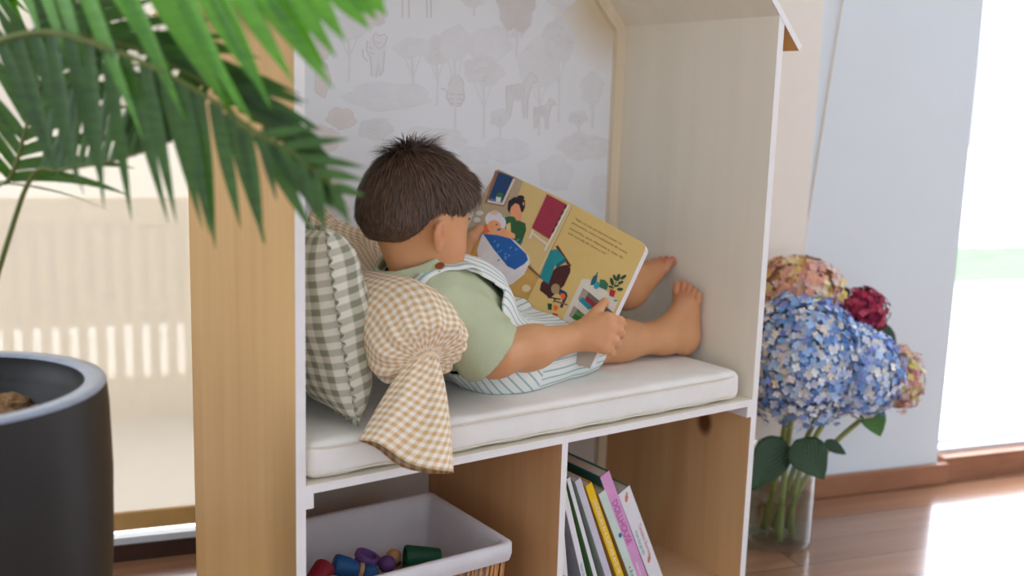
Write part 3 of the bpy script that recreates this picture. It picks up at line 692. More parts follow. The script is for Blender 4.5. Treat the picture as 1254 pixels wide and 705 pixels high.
for (x0, y0, x1, y1, txt) in ((704, 267.5, 761, 298.5, '"Não só nos perdemos juntas na'), (701, 272.5, 768, 309.5, 'brincadeira, como cuidávamos do nosso'), (698, 279, 763, 315.5, 'cantinho, que cheirava a casa da'), (696, 285, 744, 311.5, 'avó num dia de chuva e sol."')):
    p0, p1 = PR_.bk(x0, y0), PR_.bk(x1, y1); ex = unit(p1-p0); ez = np.cross(BN, ex); lettering(txt, p0-ez*0.002, ex, ez, BN, 0.0062, inkm, pr, width=float(np.linalg.norm(p1-p0)))

# ================================================================== THE CHILD
HC = A(0.2725, 0.140, 0.7575); HP, HY, HR = math.radians(-20), math.radians(6), math.radians(0)
hF = A(math.cos(HP)*math.cos(HY), math.cos(HP)*math.sin(HY), math.sin(HP)); hL = A(-math.sin(HY), math.cos(HY), 0); hU = np.cross(hF, hL)
HM = np.array([hF, hL, hU])
def hp(f, l, u): return HC+hF*f+hL*l+hU*u
pelvis, belly, chest, neckb = A(0.420, 0.158, 0.508), A(0.370, 0.148, 0.558), A(0.316, 0.14, 0.600), A(0.268, 0.14, 0.658)
shR, shL = A(0.270, 0.068, 0.602), A(0.280, 0.222, 0.610)
elR = ony(606, 435, 0.036); 
def eb(px, py, off): return PR_.bk(px, py, off)
def el(px, py, off): return PL_.bk(px, py, off)
wrR = eb(706, 413, 0.030)
elL = A(0.400, 0.300, 0.600); wrL = el(560, 322, 0.002)
hipR, hipL = A(0.435, 0.122, 0.492), A(0.435, 0.210, 0.492)
knR, anR = A(0.665, 0.176, 0.488), onz(812, 413, 0.482)
knL, anL = A(0.675, 0.275, 0.545), A(0.832, 0.252, 0.578)
hl = onz(829, 421, 0.468); heelR = A(0.905, hl[1]+0.004, 0.468)
ballR = onx(841, 362, 0.915)
footup = unit(ballR-heelR); 
body_prims = []
def add(p, k=0.012, part='skin'): body_prims.append((p, k, part))
# torso
add(ell(pelvis, np.eye(3), (0.075, 0.080, 0.066)), 0.03, 'torso')
add(ell(belly, np.eye(3), (0.070, 0.080, 0.070)), 0.03, 'torso')
add(ell(chest, np.eye(3), (0.066, 0.082, 0.072)), 0.03, 'torso')
add(cap(shR+A(0, 0.02, 0.0), shL+A(0, -0.02, 0.0), 0.040, 0.040), 0.03, 'torso')
add(cap(neckb, hp(-0.022, 0, -0.05), 0.040, 0.036), 0.025, 'neck')
# head
add(ell(hp(-0.004, 0, 0.012), HM, (0.0885, 0.0725, 0.081)), 0.02, 'head')
add(ell(hp(0.036, 0, -0.038), HM, (0.056, 0.058, 0.062)), 0.03, 'head')
for s in (1, -1): add(ell(hp(0.050, s*0.034, -0.050), HM, (0.032, 0.030, 0.032)), 0.02, 'head')
add(ell(hp(0.070, 0, -0.083), HM, (0.020, 0.022, 0.018)), 0.02, 'head')
add(ell(hp(0.094, 0, -0.036), HM, (0.012, 0.011, 0.010)), 0.010, 'head'); add(cap(hp(0.086, 0, -0.005), hp(0.094, 0, -0.033), 0.007, 0.008), 0.012, 'head')
for s in (1, -1): add(ell(hp(0.094, s*0.010, -0.039), HM, (0.007, 0.006, 0.006)), 0.006, 'head')
add(ell(hp(0.0865, 0, -0.060), HM, (0.008, 0.019, 0.005)), 0.006, 'head'); add(ell(hp(0.0855, 0, -0.068), HM, (0.008, 0.016, 0.005)), 0.005, 'head')
# limbs
add(cap(shR, elR, 0.040, 0.034), 0.02, 'armR'); add(cap(elR, elR+(wrR-elR)*0.45, 0.034, 0.035), 0.02, 'foreR'); add(cap(elR+(wrR-elR)*0.4, wrR, 0.035, 0.0235), 0.02, 'foreR')
add(cap(shL, elL, 0.038, 0.033), 0.02, 'armL'); add(cap(elL, wrL, 0.034, 0.022), 0.02, 'foreL')
add(cap(hipR, knR, 0.054, 0.043), 0.03, 'legR'); add(cap(knR, knR+(anR-knR)*0.45, 0.043, 0.0385), 0.02, 'shinR'); add(cap(knR+(anR-knR)*0.35, anR, 0.040, 0.0275), 0.02, 'shinR')
add(cap(hipL, knL, 0.054, 0.043), 0.03, 'legL'); add(cap(knL, anL, 0.043, 0.026), 0.02, 'shinL')
def foot(heel, ball, ank, latdir, pre):
    upd = unit(ball-heel); nrm = unit(np.cross(latdir, upd)); 
    if nrm[0] > 0: nrm = -nrm                       # dorsal side (towards the child)
    lat = latdir-upd*np.dot(latdir, upd); lat = unit(lat)
    add(ell(heel+nrm*0.004, np.eye(3), (0.026, 0.025, 0.026)), 0.02, pre)
    add(cap(ank, heel+nrm*0.01+upd*0.008, 0.027, 0.024), 0.02, pre)
    add(cap(ank+nrm*0.0, heel+upd*0.07+nrm*0.010, 0.024, 0.021), 0.03, pre)
    for q, r in ((0.012, 0.0165), (-0.012, 0.0155)): add(cap(heel+upd*0.02+lat*q*0.6, ball-upd*0.012+lat*q, 0.021, r), 0.02, pre)
    # toes: lat positive = little toe side
    for i, (q, ln, r) in enumerate(((-0.0225, 0.026, 0.0100), (-0.0060, 0.027, 0.0072), (0.0072, 0.024, 0.0068), (0.0196, 0.019, 0.0064), (0.0305, 0.013, 0.0060))):
        a = ball+lat*q-upd*(0.006+0.25*max(0, i-1)*0.006)+nrm*0.000; m = a+upd*ln*0.6+nrm*0.004; e = a+upd*ln*1.05+nrm*0.000
        add(cap(a, m, r*1.0, r*0.88), 0.0035, pre); add(cap(m, e, r*0.88, r), 0.0015, pre)
latR = unit(A(0.10, -0.95, -0.10)); foot(heelR, ballR, anR, latR, 'footR')
hL_, bL_ = ony(768, 366, 0.252), onx(806, 325, 0.9165)
foot(hL_, bL_, anL, unit(A(0.0, 0.98, 0.1)), 'footL')
# right hand: grips the book's right edge, thumb on the page, fingers round the back
hand_nails = []
def chain(pts, rads, k=0.003, part='hand'):
    for i in range(len(pts)-1): add(cap(pts[i], pts[i+1], rads[i], rads[i+1]), k if i else 0.008, part)
palm = [eb(728, 396, 0.026), eb(730, 412, 0.027)]
MCP = [eb(743, 390, 0.020), eb(744.5, 402, 0.021), eb(743, 414, 0.022), eb(739, 425, 0.022)]
for i, m in enumerate(MCP): add(cap(wrR+(palm[0 if i < 2 else 1]-wrR)*0.3, m, 0.0205, 0.0118), 0.012, 'hand')
add(ell(eb(726, 406, 0.026), np.array([EW, EH, BN]), (0.022, 0.026, 0.0155)), 0.012, 'hand')
PIPp = [(759, 393, 0.006), (757.5, 405, 0.006), (753, 417, 0.006), (746.5, 427.5, 0.006)]
for i, (m, (x, y, o), r) in enumerate(zip(MCP, PIPp, (0.0082, 0.0084, 0.0080, 0.0072))):
    pip = eb(x, y, o); dip = pip-BN*0.027-EW*0.003; tip_ = dip-EW*0.017-BN*0.001
    chain([m, pip, dip, tip_], [r*1.25, r*1.08, r*0.95, r*0.85])
tb, tm, tt = eb(721, 393, 0.026), eb(731, 382, 0.0165), eb(740.5, 369.5, 0.0095)
chain([tb, tm, tt], [0.0125, 0.0098, 0.0078], 0.006)
# left hand: thumb on the page at the left edge, fingers behind the cover
pl = el(566, 308, -0.004); add(cap(wrL, pl, 0.021, 0.017), 0.012, 'handL')
tb, tm, tt = el(570, 303, 0.008), el(578, 291, 0.0135), el(588, 280, 0.0085)
chain([tb, tm, tt], [0.012, 0.0098, 0.008], 0.006, 'handL')
for i, (x, y) in enumerate(((576, 288), (572, 298), (567, 308), (561, 318))):
    m = el(x-4, y+3, -0.012); p1_ = m+PL_.ew*0.016-PL_.n*0.009; p2_ = p1_+PL_.ew*0.018-PL_.n*0.002; p3_ = p2_+PL_.ew*0.014+PL_.n*0.001
    add(cap(pl, m, 0.014, 0.0105), 0.01, 'handL'); chain([m, p1_, p2_, p3_], [0.0105, 0.0088, 0.0078, 0.0068], 0.003, 'handL')
BF = Field((0.12, -0.03, ZC-0.01), (0.945, 0.345, 0.885), 0.0021)
for p, k, _ in body_prims: BF.add(p, k)
# ears
for s in (1, -1):
    eR = np.array([unit(hF*0.95+hL*s*(-0.55)+hU*0.15), hL*s, hU]); eR[1] = unit(np.cross(eR[2], eR[0])); eR[2] = np.cross(eR[0], eR[1])
    tl = Matrix.Rotation(math.radians(-12), 3, Vector(hL)); eR = np.array([list(tl @ Vector(q)) for q in eR])
    ec = hp(-0.002, s*0.077, -0.036)
    BF.add(ell(ec, eR, (0.0185, 0.0080, 0.0205)), 0.008); BF.add(ell(ec+hF*0.004-hU*0.019, eR, (0.009, 0.006, 0.010)), 0.006)
    BF.add(ell(ec+hL*s*0.009+hF*0.003+hU*0.002, eR, (0.0105, 0.0055, 0.0140)), 0.004, 's')
    BF.add(ell(ec+hL*s*0.006-hU*0.004+hF*0.006, eR, (0.006, 0.007, 0.008)), 0.003, 's')
for s in (1, -1): BF.add(ell(hp(0.091, s*0.030, -0.008), HM, (0.012, 0.017, 0.010)), 0.012, 's')   # eye sockets
# never through the panel, the cushion or the book
X, Y, Z = BF.all()
BF.f = np.maximum(BF.f, (X-(W-T-0.0008)).astype(np.float32)); BF.f = np.maximum(BF.f, (ZC+0.0035-Z).astype(np.float32))
BF.f = np.maximum(BF.f, -PR_.box(X, Y, Z, 0.001, -BTH-0.0008, 0.0016)); BF.f = np.maximum(BF.f, -PL_.box(X, Y, Z, 0.001, -0.0098, 0.0016))
def skin_mat():
    m = NT('warm_child_skin'); at = m.n('ShaderNodeAttribute', attribute_name='tint')
    base = m.mix(m.noise(25, 3), rgb(217, 162, 116), rgb(210, 150, 105))
    m.l(m.mix(at.outputs['Fac'], base, rgb(206, 120, 98)), m.b.inputs['Base Color'])
    m.b.inputs['Roughness'].default_value = 0.5; m.b.inputs['Specular IOR Level'].default_value = 0.35
    m.b.inputs['Subsurface Weight'].default_value = 0.15; m.b.inputs['Subsurface Radius'].default_value = (1.0, 0.35, 0.2); m.b.inputs['Subsurface Scale'].default_value = 0.004
    m.bump(m.noise(350, 2), 0.04, 0.001); return m.m
V, F = BF.mesh()
def near(P, c, r): return np.clip(1-np.linalg.norm(P-c, axis=1)/r, 0, 1)
tint = 0.75*near(V, heelR+A(0.015, 0, -0.012), 0.04)+0.8*np.clip((V[:, 0]-0.917)/0.016, 0, 1)+0.5*near(V, ballR+footup*0.012, 0.05)+0.8*near(V, hp(0.09, 0, -0.064), 0.018)+0.5*near(V, hp(0.06, -0.045, -0.04), 0.04)+0.5*near(V, hp(0.06, 0.045, -0.04), 0.04)+0.5*near(V, hp(-0.006, -0.085, -0.034), 0.03)+0.4*near(V, bL_, 0.06)+0.5*near(V, el(588, 282, 0.01), 0.03)+0.35*near(V, eb(748, 408, 0.015), 0.03)
tint = np.clip(tint, 0, 1)
child = mk('person', V, F, skin_mat(), None, True, None, None, {'tint': tint}); smoothmod(child, 2, 0.5)
tag(child, 'small child with short brown hair sitting on the bench cushion and reading a picture book', 'person')
# eyes, lashes, brows, lips
def on_face(l, u, lift=0.0006):
    p = hp(0.02, l, u); t = 0.0
    while t < 0.12:
        x = p+hF*t; i = np.round((x-BF.lo)/BF.h).astype(int)
        if BF.f[tuple(i)] > 0: return x+hF*lift
        t += 0.0007
    return p
for s in (1, -1):
    c = on_face(s*0.030, -0.012)-hF*0.0082; b = MB(); R0 = 0.0098
    b.lathe(c, [(R0*math.sin(a), -R0*math.cos(a)) for a in np.linspace(0, PI, 13)], 20, hF)
    gz = unit(hF-hU*0.35); b.lathe(c+gz*0.0004, [(R0*math.sin(a), R0*math.cos(a)) for a in np.linspace(0, 0.55, 6)], 20, gz, 1)
    b.build('eye', [plain('eye_white', (236, 232, 228), 0.2), plain('dark_iris', (40, 26, 20), 0.15)], child, True)
    b = MB(); b.tube([c+unit(hF+hL*q*0.9+hU*(0.42-0.5*q*q))*(R0+0.0009) for q in np.linspace(-0.9, 0.9, 9)], [0.0004, 0.001, 0.0012, 0.0013, 0.0014, 0.0013, 0.0012, 0.001, 0.0004], 6); b.build('eyelashes', plain('lash_brown', (44, 32, 28), 0.8), child, True)
    b = MB(); b.tube([on_face(s*q, 0.006+w, 0.0003) for q, w in ((0.013, 0.0), (0.020, 0.003), (0.028, 0.0045), (0.036, 0.0035), (0.043, 0.0))], [0.0008, 0.0018, 0.002, 0.0016, 0.0006], 6); b.build('eyebrow', plain('brow_brown', (70, 52, 42), 0.8), child, True)
b = MB(); b.tube([on_face(q, -0.0645+0.06*abs(q)**1.0*0.1, 0.0) for q in np.linspace(-0.016, 0.016, 9)], 0.0011, 6); b.build('lips', plain('lip_pink', (176, 104, 92), 0.5), child, True)
# ---- hair
def hairline(f):
    return np.interp(f, [-0.12, -0.085, -0.06, -0.040, -0.026, -0.018, 0.000, 0.022, 0.030, 0.045, 0.062, 0.080, 0.11], [-0.078, -0.078, -0.074, -0.066, -0.046, -0.020, -0.010, -0.010, -0.012, -0.004, 0.012, 0.028, 0.038])
HF_ = Field((0.13, 0.03, 0.64), (0.40, 0.25, 0.885), 0.0026)
HF_.add(ell(hp(-0.004, 0, 0.013), HM, (0.0920, 0.0775, 0.0865)), 0.0)
HF_.add(ell(hp(-0.040, 0, -0.028), HM, (0.056, 0.062, 0.060)), 0.03)
HF_.add(ell(hp(0.046, 0, 0.050), HM, (0.042, 0.056, 0.032)), 0.02)
X, Y, Z = HF_.all(); q = [X-HC[0], Y-HC[1], Z-HC[2]]; ff = q[0]*hF[0]+q[1]*hF[1]+q[2]*hF[2]; uu = q[0]*hU[0]+q[1]*hU[1]+q[2]*hU[2]; ll = q[0]*hL[0]+q[1]*hL[1]+q[2]*hL[2]
cutf = (hairline(ff)-uu)
HF_.f += (0.0065*(1-np.clip(-cutf/0.030, 0, 1))).astype(np.float32)
HF_.f += (0.0012*np.sin(ff*190+3*np.sin(ll*60))*np.sin(ll*170+uu*60)).astype(np.float32)
cutf = (hairline(ff)-uu)
HF_.f = np.maximum(HF_.f, (cutf*0.55).astype(np.float32))
V, F = HF_.mesh()
def hair_mat():
    m = NT('dark_brown_hair'); at = m.n('ShaderNodeAttribute', attribute_name='hv')
    m.l(m.mix(at.outputs['Fac'], rgb(62, 46, 38), rgb(130, 99, 76)), m.b.inputs['Base Color']); m.b.inputs['Roughness'].default_value = 0.55; m.b.inputs['Specular IOR Level'].default_value = 0.45; return m.m
MH = hair_mat()
hair = mk('hair', V, F, MH, child, True, None, None, {'hv': 0.25+0*V[:, 0]}); smoothmod(hair, 2)
# strands
me = hair.data; me.calc_loop_triangles(); N_ = np.zeros(len(V)*3); me.vertices.foreach_get('normal', N_); N_ = N_.reshape(-1, 3)
loc = (V-HC) @ HM.T                                         # f, l, u
out = ((loc[:, 0]+0.004)/0.0935)**2+(loc[:, 1]/0.0775)**2+((loc[:, 2]-0.013)/0.0865)**2
ok = np.where(((out > 0.80)) & ((N_*((V-HC)/np.linalg.norm(V-HC, axis=1)[:, None])).sum(1) > 0.3))[0]
pick = RNG.choice(ok, 15000); whorl = A(-0.050, 0.006, 0.086)
SV = []; SF = []; SA = []
for vi in pick:
    p = V[vi]+RNG.normal(size=3)*0.001; nrm = N_[vi]; l3 = loc[vi]; fr = l3-whorl; dist = np.linalg.norm(fr)
    sw = np.cross(HM.T @ A(0, 0, 1), HM.T @ (fr/ (dist+1e-6)))
    fl = HM.T @ (fr/(dist+1e-6)); tgt = fl+sw*0.35+hU*(-0.45 if l3[2] < 0.05 else 0)+RNG.normal(size=3)*0.14
    tgt = unit(tgt-nrm*np.dot(tgt, nrm))
    hgt = np.clip((l3[2]+0.075)/0.12, 0, 1)
    fade = np.clip((l3[2]-hairline(l3[0]))/0.045, 0.22, 1); ln = (0.006+0.018*hgt)*fade*RNG.uniform(0.7, 1.25); lift = (0.16+0.10*hgt)
    if dist < 0.035: ln *= 1.25; lift = RNG.uniform(0.35, 1.3)
    if l3[0] > 0.055 and 0.030 < l3[2] < 0.070: ln *= 1.25; tgt = unit(tgt-hU*0.7)
    wv = unit(np.cross(tgt, nrm))*RNG.uniform(0.0004, 0.0008); k = len(SV); hv = RNG.uniform(0, 1)**1.5
    for i, (s, w) in enumerate(((0, 1), (0.5, 0.9), (1, 0.15))):
        c = p+tgt*ln*s+nrm*(lift*ln*s-0.35*lift*ln*s*s)-A(0, 0, 0.12)*ln*s*s
        SV += [c-wv*w, c+wv*w]; SA += [hv*(0.6+0.4*s)]*2
    SF += [[k, k+1, k+3, k+2], [k+2, k+3, k+5, k+4]]
o = mk('hair_strands', SV, SF, MH, hair, True, None, None, {'hv': np.array(SA)}); o['kind'] = 'stuff'
# ---- shirt
shirt_m = fabric('sage_linen', (190, 197, 163), 0.05, 420, 0.5)
SHB = ((0.15, -0.035, 0.47), (0.47, 0.335, 0.74)); hs = 0.0024
def torso_field(infl, lo, hi, h, extra=()):
    f = Field(lo, hi, h)
    for p, k, part in body_prims:
        if part in ('torso',): f.add(inflate(p, infl), k)
    for p, k in extra: f.add(inflate(p, infl), k)
    return f
cuffR = shR+(elR-shR)*0.95; dR = unit(elR-shR); cuffL = shL+(elL-shL)*0.72; dL = unit(elL-shL)
slv = [(cap(shR+A(0, 0.006, 0), cuffR+dR*0.05, 0.0460, 0.0500), 0.035), (cap(shL+A(0, -0.006, 0), cuffL+dL*0.05, 0.0445, 0.045), 0.035), (cap(neckb-A(0.008, 0, 0.03), neckb+unit(hp(-0.022, 0, -0.05)-neckb)*0.035, 0.050, 0.0395), 0.03)]
fo = torso_field(0.0095, *SHB, hs, slv); fi = torso_field(0.0040, *SHB, hs, slv)
X, Y, Z = fo.all()
wr_ = wob(X, Y, Z, 75, 0.0015)+wob(X, Y, Z, 36, 0.0022, 2)
def plane(P0, n): return ((X-P0[0])*n[0]+(Y-P0[1])*n[1]+(Z-P0[2])*n[2]).astype(np.float32)
isR = (Y < 0.14)
cut = np.where(isR, plane(cuffR, dR), plane(cuffL, dL))
# cuff cut only matters around the arms: distance from the arm axis
def axis_d(a, b):
    fn, _, _ = cap(a, b, 0, 0); return fn(X, Y, Z)
armd = np.where(isR, axis_d(shR, elR+dR*0.1), axis_d(shL, elL+dL*0.1))
tors = torso_field(0.012, *SHB, hs).f
cut = np.where((tors > 0.0) & (armd < 0.085), cut, -1.0)
nk = unit(hp(-0.022, 0, -0.05)-neckb); ncut = plane(neckb+nk*0.024-hF*0.0, unit(nk*0.92+hF*0.22))
hem = plane(A(0.40, 0.14, 0.535), unit(A(0.62, 0, -0.78)))
sh = fo.f+wr_.astype(np.float32)
sh = sh-0.0014*np.clip((cut+0.020)/0.0015, 0, 1)*(cut < 0.5)*(cut > -0.5)-0.0014*np.clip((ncut+0.016)/0.0015, 0, 1)
sh = np.maximum(sh, -(fi.f+wr_.astype(np.float32))); sh = np.maximum(sh, cut); sh = np.maximum(sh, ncut); sh = np.maximum(sh, hem); sh = np.maximum(sh, (ZC+0.004-Z).astype(np.float32))
fo.f = sh; V, F = fo.mesh()
shirt = mk('shirt', V, F, shirt_m, child, True, label='sage green short sleeved linen shirt'); smoothmod(shirt, 2)
# stitched collar band and cuff hem
def ring(center, axis, prof_fn, r, n=60):
    a = unit(np.cross(axis, A(0.2, 0.1, 1))); c = np.cross(axis, a); return [center+prof_fn(t)*(a*math.cos(t)+c*math.sin(t)) for t in np.linspace(0, 2*PI, n)]
# ---- striped dungarees
def stripe_mat():
    m = NT('white_teal_striped_cotton'); at = m.n('ShaderNodeAttribute', attribute_name='stripe')
    s = m.math('SINE', m.math('MULTIPLY', at.outputs['Fac'], 2*PI/0.0125)); f = m.ramp(s, [(0.66, (0, 0, 0, 1)), (0.80, (1, 1, 1, 1))])
    m.l(m.mix(f, rgb(236, 236, 232), rgb(158, 196, 190)), m.b.inputs['Base Color']); m.b.inputs['Roughness'].default_value = 0.9; m.b.inputs['Specular IOR Level'].default_value = 0.15
    m.bump(m.noise(300, 3), 0.3); return m.m
MS = stripe_mat()
DB = ((0.24, 0.0, ZC), (0.70, 0.335, 0.72))
def leg_field(infl):
    f = torso_field(infl, *DB, 0.0026)
    f.add(inflate(ell(A(0.380, 0.146, 0.590), np.eye(3), (0.046, 0.064, 0.058)), infl), 0.04)
    f.add(inflate(cap(hipR, hipR+(knR-hipR)*0.98, 0.055, 0.046), infl), 0.03); f.add(inflate(cap(hipL, hipL+(knL-hipL)*0.98, 0.055, 0.046), infl), 0.03)
    return f
fo = leg_field(0.0150); fi = leg_field(0.0100); X, Y, Z = fo.all()
w1 = (wob(X, Y, Z, 55, 0.0018, 1)+wob(X, Y, Z, 26, 0.0026, 3)).astype(np.float32)
tax = unit(chest-pelvis); tfr = unit(A(tax[2], 0, -tax[0]))         # torso axis, torso front
hgt = plane(pelvis, tax); fr_ = plane(pelvis, tfr)
lat_ = np.abs(Y-0.147)
bib = np.maximum(hgt-0.205, np.maximum(0.030-fr_, lat_-0.074+0.10*np.clip(hgt-0.1, 0, 1)))       # front bib
low = hgt-(0.075+0.03*np.clip(fr_/0.05, -1, 1))
keep = np.minimum(bib, low).astype(np.float32)
dl = np.minimum(np.where(Y < 0.158+(X-0.42)*0.25, plane(hipR+(knR-hipR)*0.93, unit(knR-hipR)), plane(hipL+(knL-hipL)*0.93, unit(knL-hipL))), 9)
f = np.maximum(fo.f+w1, -(fi.f+w1)); f = np.maximum(f, keep); f = np.maximum(f, dl.astype(np.float32)); f = np.maximum(f, (ZC+0.0035-Z).astype(np.float32))
f = np.maximum(f, -PR_.box(X, Y, Z, 0.002, -BTH-0.0015, 0.0025)); f = np.maximum(f, -PL_.box(X, Y, Z, 0.002, -0.0105, 0.0025))
fo.f = f; V, F = fo.mesh()
hg = (V-pelvis) @ tax; frn = (V-pelvis) @ tfr
legw = np.clip((V[:, 0]-0.47)/0.05, 0, 1)
def arc(P, a, b, r, ref):
    t = unit(b-a); u_ = unit(ref-t*np.dot(ref, t)); v_ = np.cross(t, u_); d_ = P-a; return np.arctan2(d_ @ v_, d_ @ u_)*r
right_ = V[:, 1] < 0.158+(V[:, 0]-0.42)*0.25
st = np.where(V[:, 0] > 0.475, np.where(right_, arc(V, hipR, knR, 0.062, A(0, 1, 0)), arc(V, hipL, knL, 0.062, A(0, -1, 0))), arc(V, pelvis, chest, 0.092, A(-1, 0, 0)))
rom = mk('dungarees', V, F, MS, child, True, None, None, {'stripe': st}, 'white dungarees with thin pale teal stripes'); smoothmod(rom, 2)
# shoulder straps: ribbons from the back over the shoulder to a wooden button on the bib
def ribbon(name, pts, nrms, w, mat, parent, th=0.0024, sub=8):
    P = [A(*p) for p in pts]; n = len(P); C = []; NN = []
    for i in range(n-1):
        for k in range(sub+(i == n-2)):
            f = k/sub; p = [P[max(i-1, 0)], P[i], P[i+1], P[min(i+2, n-1)]]
            C.append(0.5*((2*p[1])+(-p[0]+p[2])*f+(2*p[0]-5*p[1]+4*p[2]-p[3])*f*f+(-p[0]+3*p[1]-3*p[2]+p[3])*f**3)); NN.append(unit(nrms[i]*(1-f)+nrms[min(i+1, n-1)]*f))
    V = []; st = []; m = len(C); acc = 0
    for i in range(m):
        t = unit(C[min(i+1, m-1)]-C[max(i-1, 0)]); s = unit(np.cross(t, NN[i])); nn_ = np.cross(s, t)
        for a, bb in ((-1, 0), (-0.4, 0.35), (0.4, 0.35), (1, 0), (0.4, -1), (-0.4, -1)): V.append(C[i]+s*w*a+nn_*th*bb); st.append(a*0.0055+0.0035)
    F = grid_faces(m, 6, True)+[[5, 4, 3, 2, 1, 0], [(m-1)*6+k for k in range(6)]]
    return mk(name, V, F, mat, parent, True, None, None, {'stripe': np.array(st)})
def surf(field_prims, p, out, t):
    """march from inside p along out to the inflated torso surface"""
    f = [(inflate(pr, 0.0095), k) for pr, k, part in body_prims if part == 'torso']+[(inflate(pr, 0.0095), k) for pr, k in slv[:2]]
    for s in np.linspace(0.0, 0.2, 400):
        x = p+out*s; d = 1.0
        for (fn, lo, hi), k in f:
            dd = float(fn(np.float64(x[0]), np.float64(x[1]), np.float64(x[2]))); h_ = max(k-abs(d-dd), 0)/k; d = min(d, dd)-h_*h_*k*0.25
        if d > t: return x
    return p+out*0.2
for s in (-1, 1):
    yy = 0.14+s*0.043; pts = []; nr = []
    for ang in (150, 120, 95, 70, 45, 20, 0):
        a = math.radians(ang); o_ = unit(tfr*math.cos(a)+tax*math.sin(a)+A(0, s*0.25, 0)); c0 = chest+A(0, s*0.040, 0)+tax*0.01
        pts.append(surf(None, c0, o_, 0.0030+(0.006 if ang < 30 else 0))); nr.append(o_)
    stp = ribbon('strap', pts, nr, 0.0125, MS, rom)
    b = MB(); c = pts[3]+nr[3]*0.003; b.lathe(c, [(0, 0), (0.007, 0), (0.0078, 0.0012), (0.007, 0.0026), (0.0045, 0.0022), (0, 0.0020)], 20, nr[3]); b.build('button', plain('brown_wooden_button', (150, 84, 50), 0.4), stp, True)

# ================================================================== BASKET WITH WOODEN TOYS
def basket():
    x0, x1, y0, y1, h = 0.034, 0.389, 0.014, 0.281, 0.211
    root = thing('wicker_basket', 'rectangular wicker basket with a white cloth liner in the left compartment', 'basket', ((x0+x1)/2, (y0+y1)/2, 0.0))
    def rr(inset, z, n=14, r=0.015):
        a0, a1, b0, b1 = x0+inset, x1-inset, y0+inset, y1-inset; P = []
        for cxx, cyy, a in ((a1-r, b0+r, -90), (a1-r, b1-r, 0), (a0+r, b1-r, 90), (a0+r, b0+r, 180)):
            for k in range(n): t = math.radians(a+90*k/(n-1)); P.append((cxx+r*math.cos(t), cyy+r*math.sin(t), z))
        return P
    wick = wood('honey_wicker', (170, 108, 58), (206, 146, 88), 'z', 0.55)
    b = MB()                                  # woven rods
    top = rr(0.004, h-0.012); m = len(top)
    def along(P, s):
        Q = P+[P[0]]; d = [0]
        for i in range(len(P)): d.append(d[-1]+math.dist(Q[i], Q[i+1]))
        s = (s % 1)*d[-1]
        for i in range(len(P)):
            if d[i+1] >= s: f = (s-d[i])/(d[i+1]-d[i]+1e-9); return A(*Q[i])*(1-f)+A(*Q[i+1])*f
    t1, t0 = rr(0.004, h-0.012), rr(0.018, 0.004)
    for i in range(200):
        s = i/200+random.uniform(-0.001, 0.001); a, c = along(t0, s), along(t1, s+random.uniform(-0.003, 0.003)); o = unit(A((a+c)[0]/2-(x0+x1)/2, (a+c)[1]/2-(y0+y1)/2, 0))
        b.tube([a, (a+c)/2+o*0.003*(1 if i % 2 else -1), c], 0.0026, 5)
    for z, ins in ((0.004, 0.018), (0.06, 0.014), (0.12, 0.010)):
        q = rr(ins, z); b.tube(q+[q[0]], 0.0045, 6, cap=False)
    b.box((x0+0.02, y0+0.02, 0.001), (x1-0.02, y1-0.02, 0.008)); b.build('wicker_weave', wick, root, True)
    # liner: folded over the rim, sloping inner walls and a floor
    rings = [rr(-0.0008, h-0.032), rr(-0.004, h-0.02), rr(-0.0035, h-0.003), rr(0.002, h+0.001), rr(0.010, h-0.001), rr(0.014, h-0.012), rr(0.018, h-0.06), rr(0.022, h-0.12), rr(0.026, LF+0.012), rr(0.040, LF)]
    V = [p for r_ in rings for p in r_]; m = len(rings[0]); V = np.array(V)
    V[:, 2] += 0.0016*np.sin(V[:, 0]*60+V[:, 1]*80)*(V[:, 2] > h-0.01)
    w_ = (V[:, 2] < h-0.02); V[:, 0] += w_*0.0014*np.sin(V[:, 2]*70+V[:, 1]*50); V[:, 1] += w_*0.0014*np.sin(V[:, 2]*60+V[:, 0]*45)
    F = grid_faces(len(rings), m, True)+[[(len(rings)-1)*m+k for k in range(m)]]
    o = mk('cloth_liner', V, [f[::-1] for f in F], fabric('grey_white_linen', (216, 212, 214), 0.04, 500, 0.4), root)
LF = 0.085
basket()
TG = 'wooden toys in the basket'
wd = {k: plain('toy_'+k, c, 0.55, 0.08, 40) for k, c in dict(purple=(122, 82, 150), blue=(36, 92, 150), green=(24, 86, 58), red=(150, 36, 52), yellow=(196, 178, 40), violet=(104, 66, 128), natural=(206, 158, 110)).items()}
def cup(px, py, y, ax, r0, r1, L, mat, label, closed=False):
    c = ony(px, py, y); ax = unit(ax); c = c-ax*L/2
    b = MB(); t = 0.005
    b.lathe(c, [(0, 0), (r0*0.9, 0), (r0, 0.003), (r1*0.98, L*0.78), (r1*1.12, L*0.80), (r1*1.12, L*0.97), (r1*1.08, L), (r1-t, L), (r0-t, 0.008), (0, 0.008)] if not closed else [(0, 0), (r0*0.92, 0), (r0, 0.003), (r1, L-0.003), (r1*0.93, L), (r1-t, L), (r0-t, 0.006), (0, 0.006)], 32, ax)
    o = b.build('toy_cup', mat, None, True); o.modifiers.new('es', 'EDGE_SPLIT').split_angle = math.radians(50); tag(o, label, 'toy', TG); return o
cup(445, 693, 0.190, (0.35, -0.15, 0.9), 0.0165, 0.0200, 0.046, wd['purple'], 'purple wooden cup with a rolled rim, upright beside the blue peg doll')
cup(517, 682, 0.165, (-0.93, 0.32, 0.12), 0.0165, 0.0205, 0.062, wd['green'], 'dark green wooden cup lying on its side at right in the basket', True)
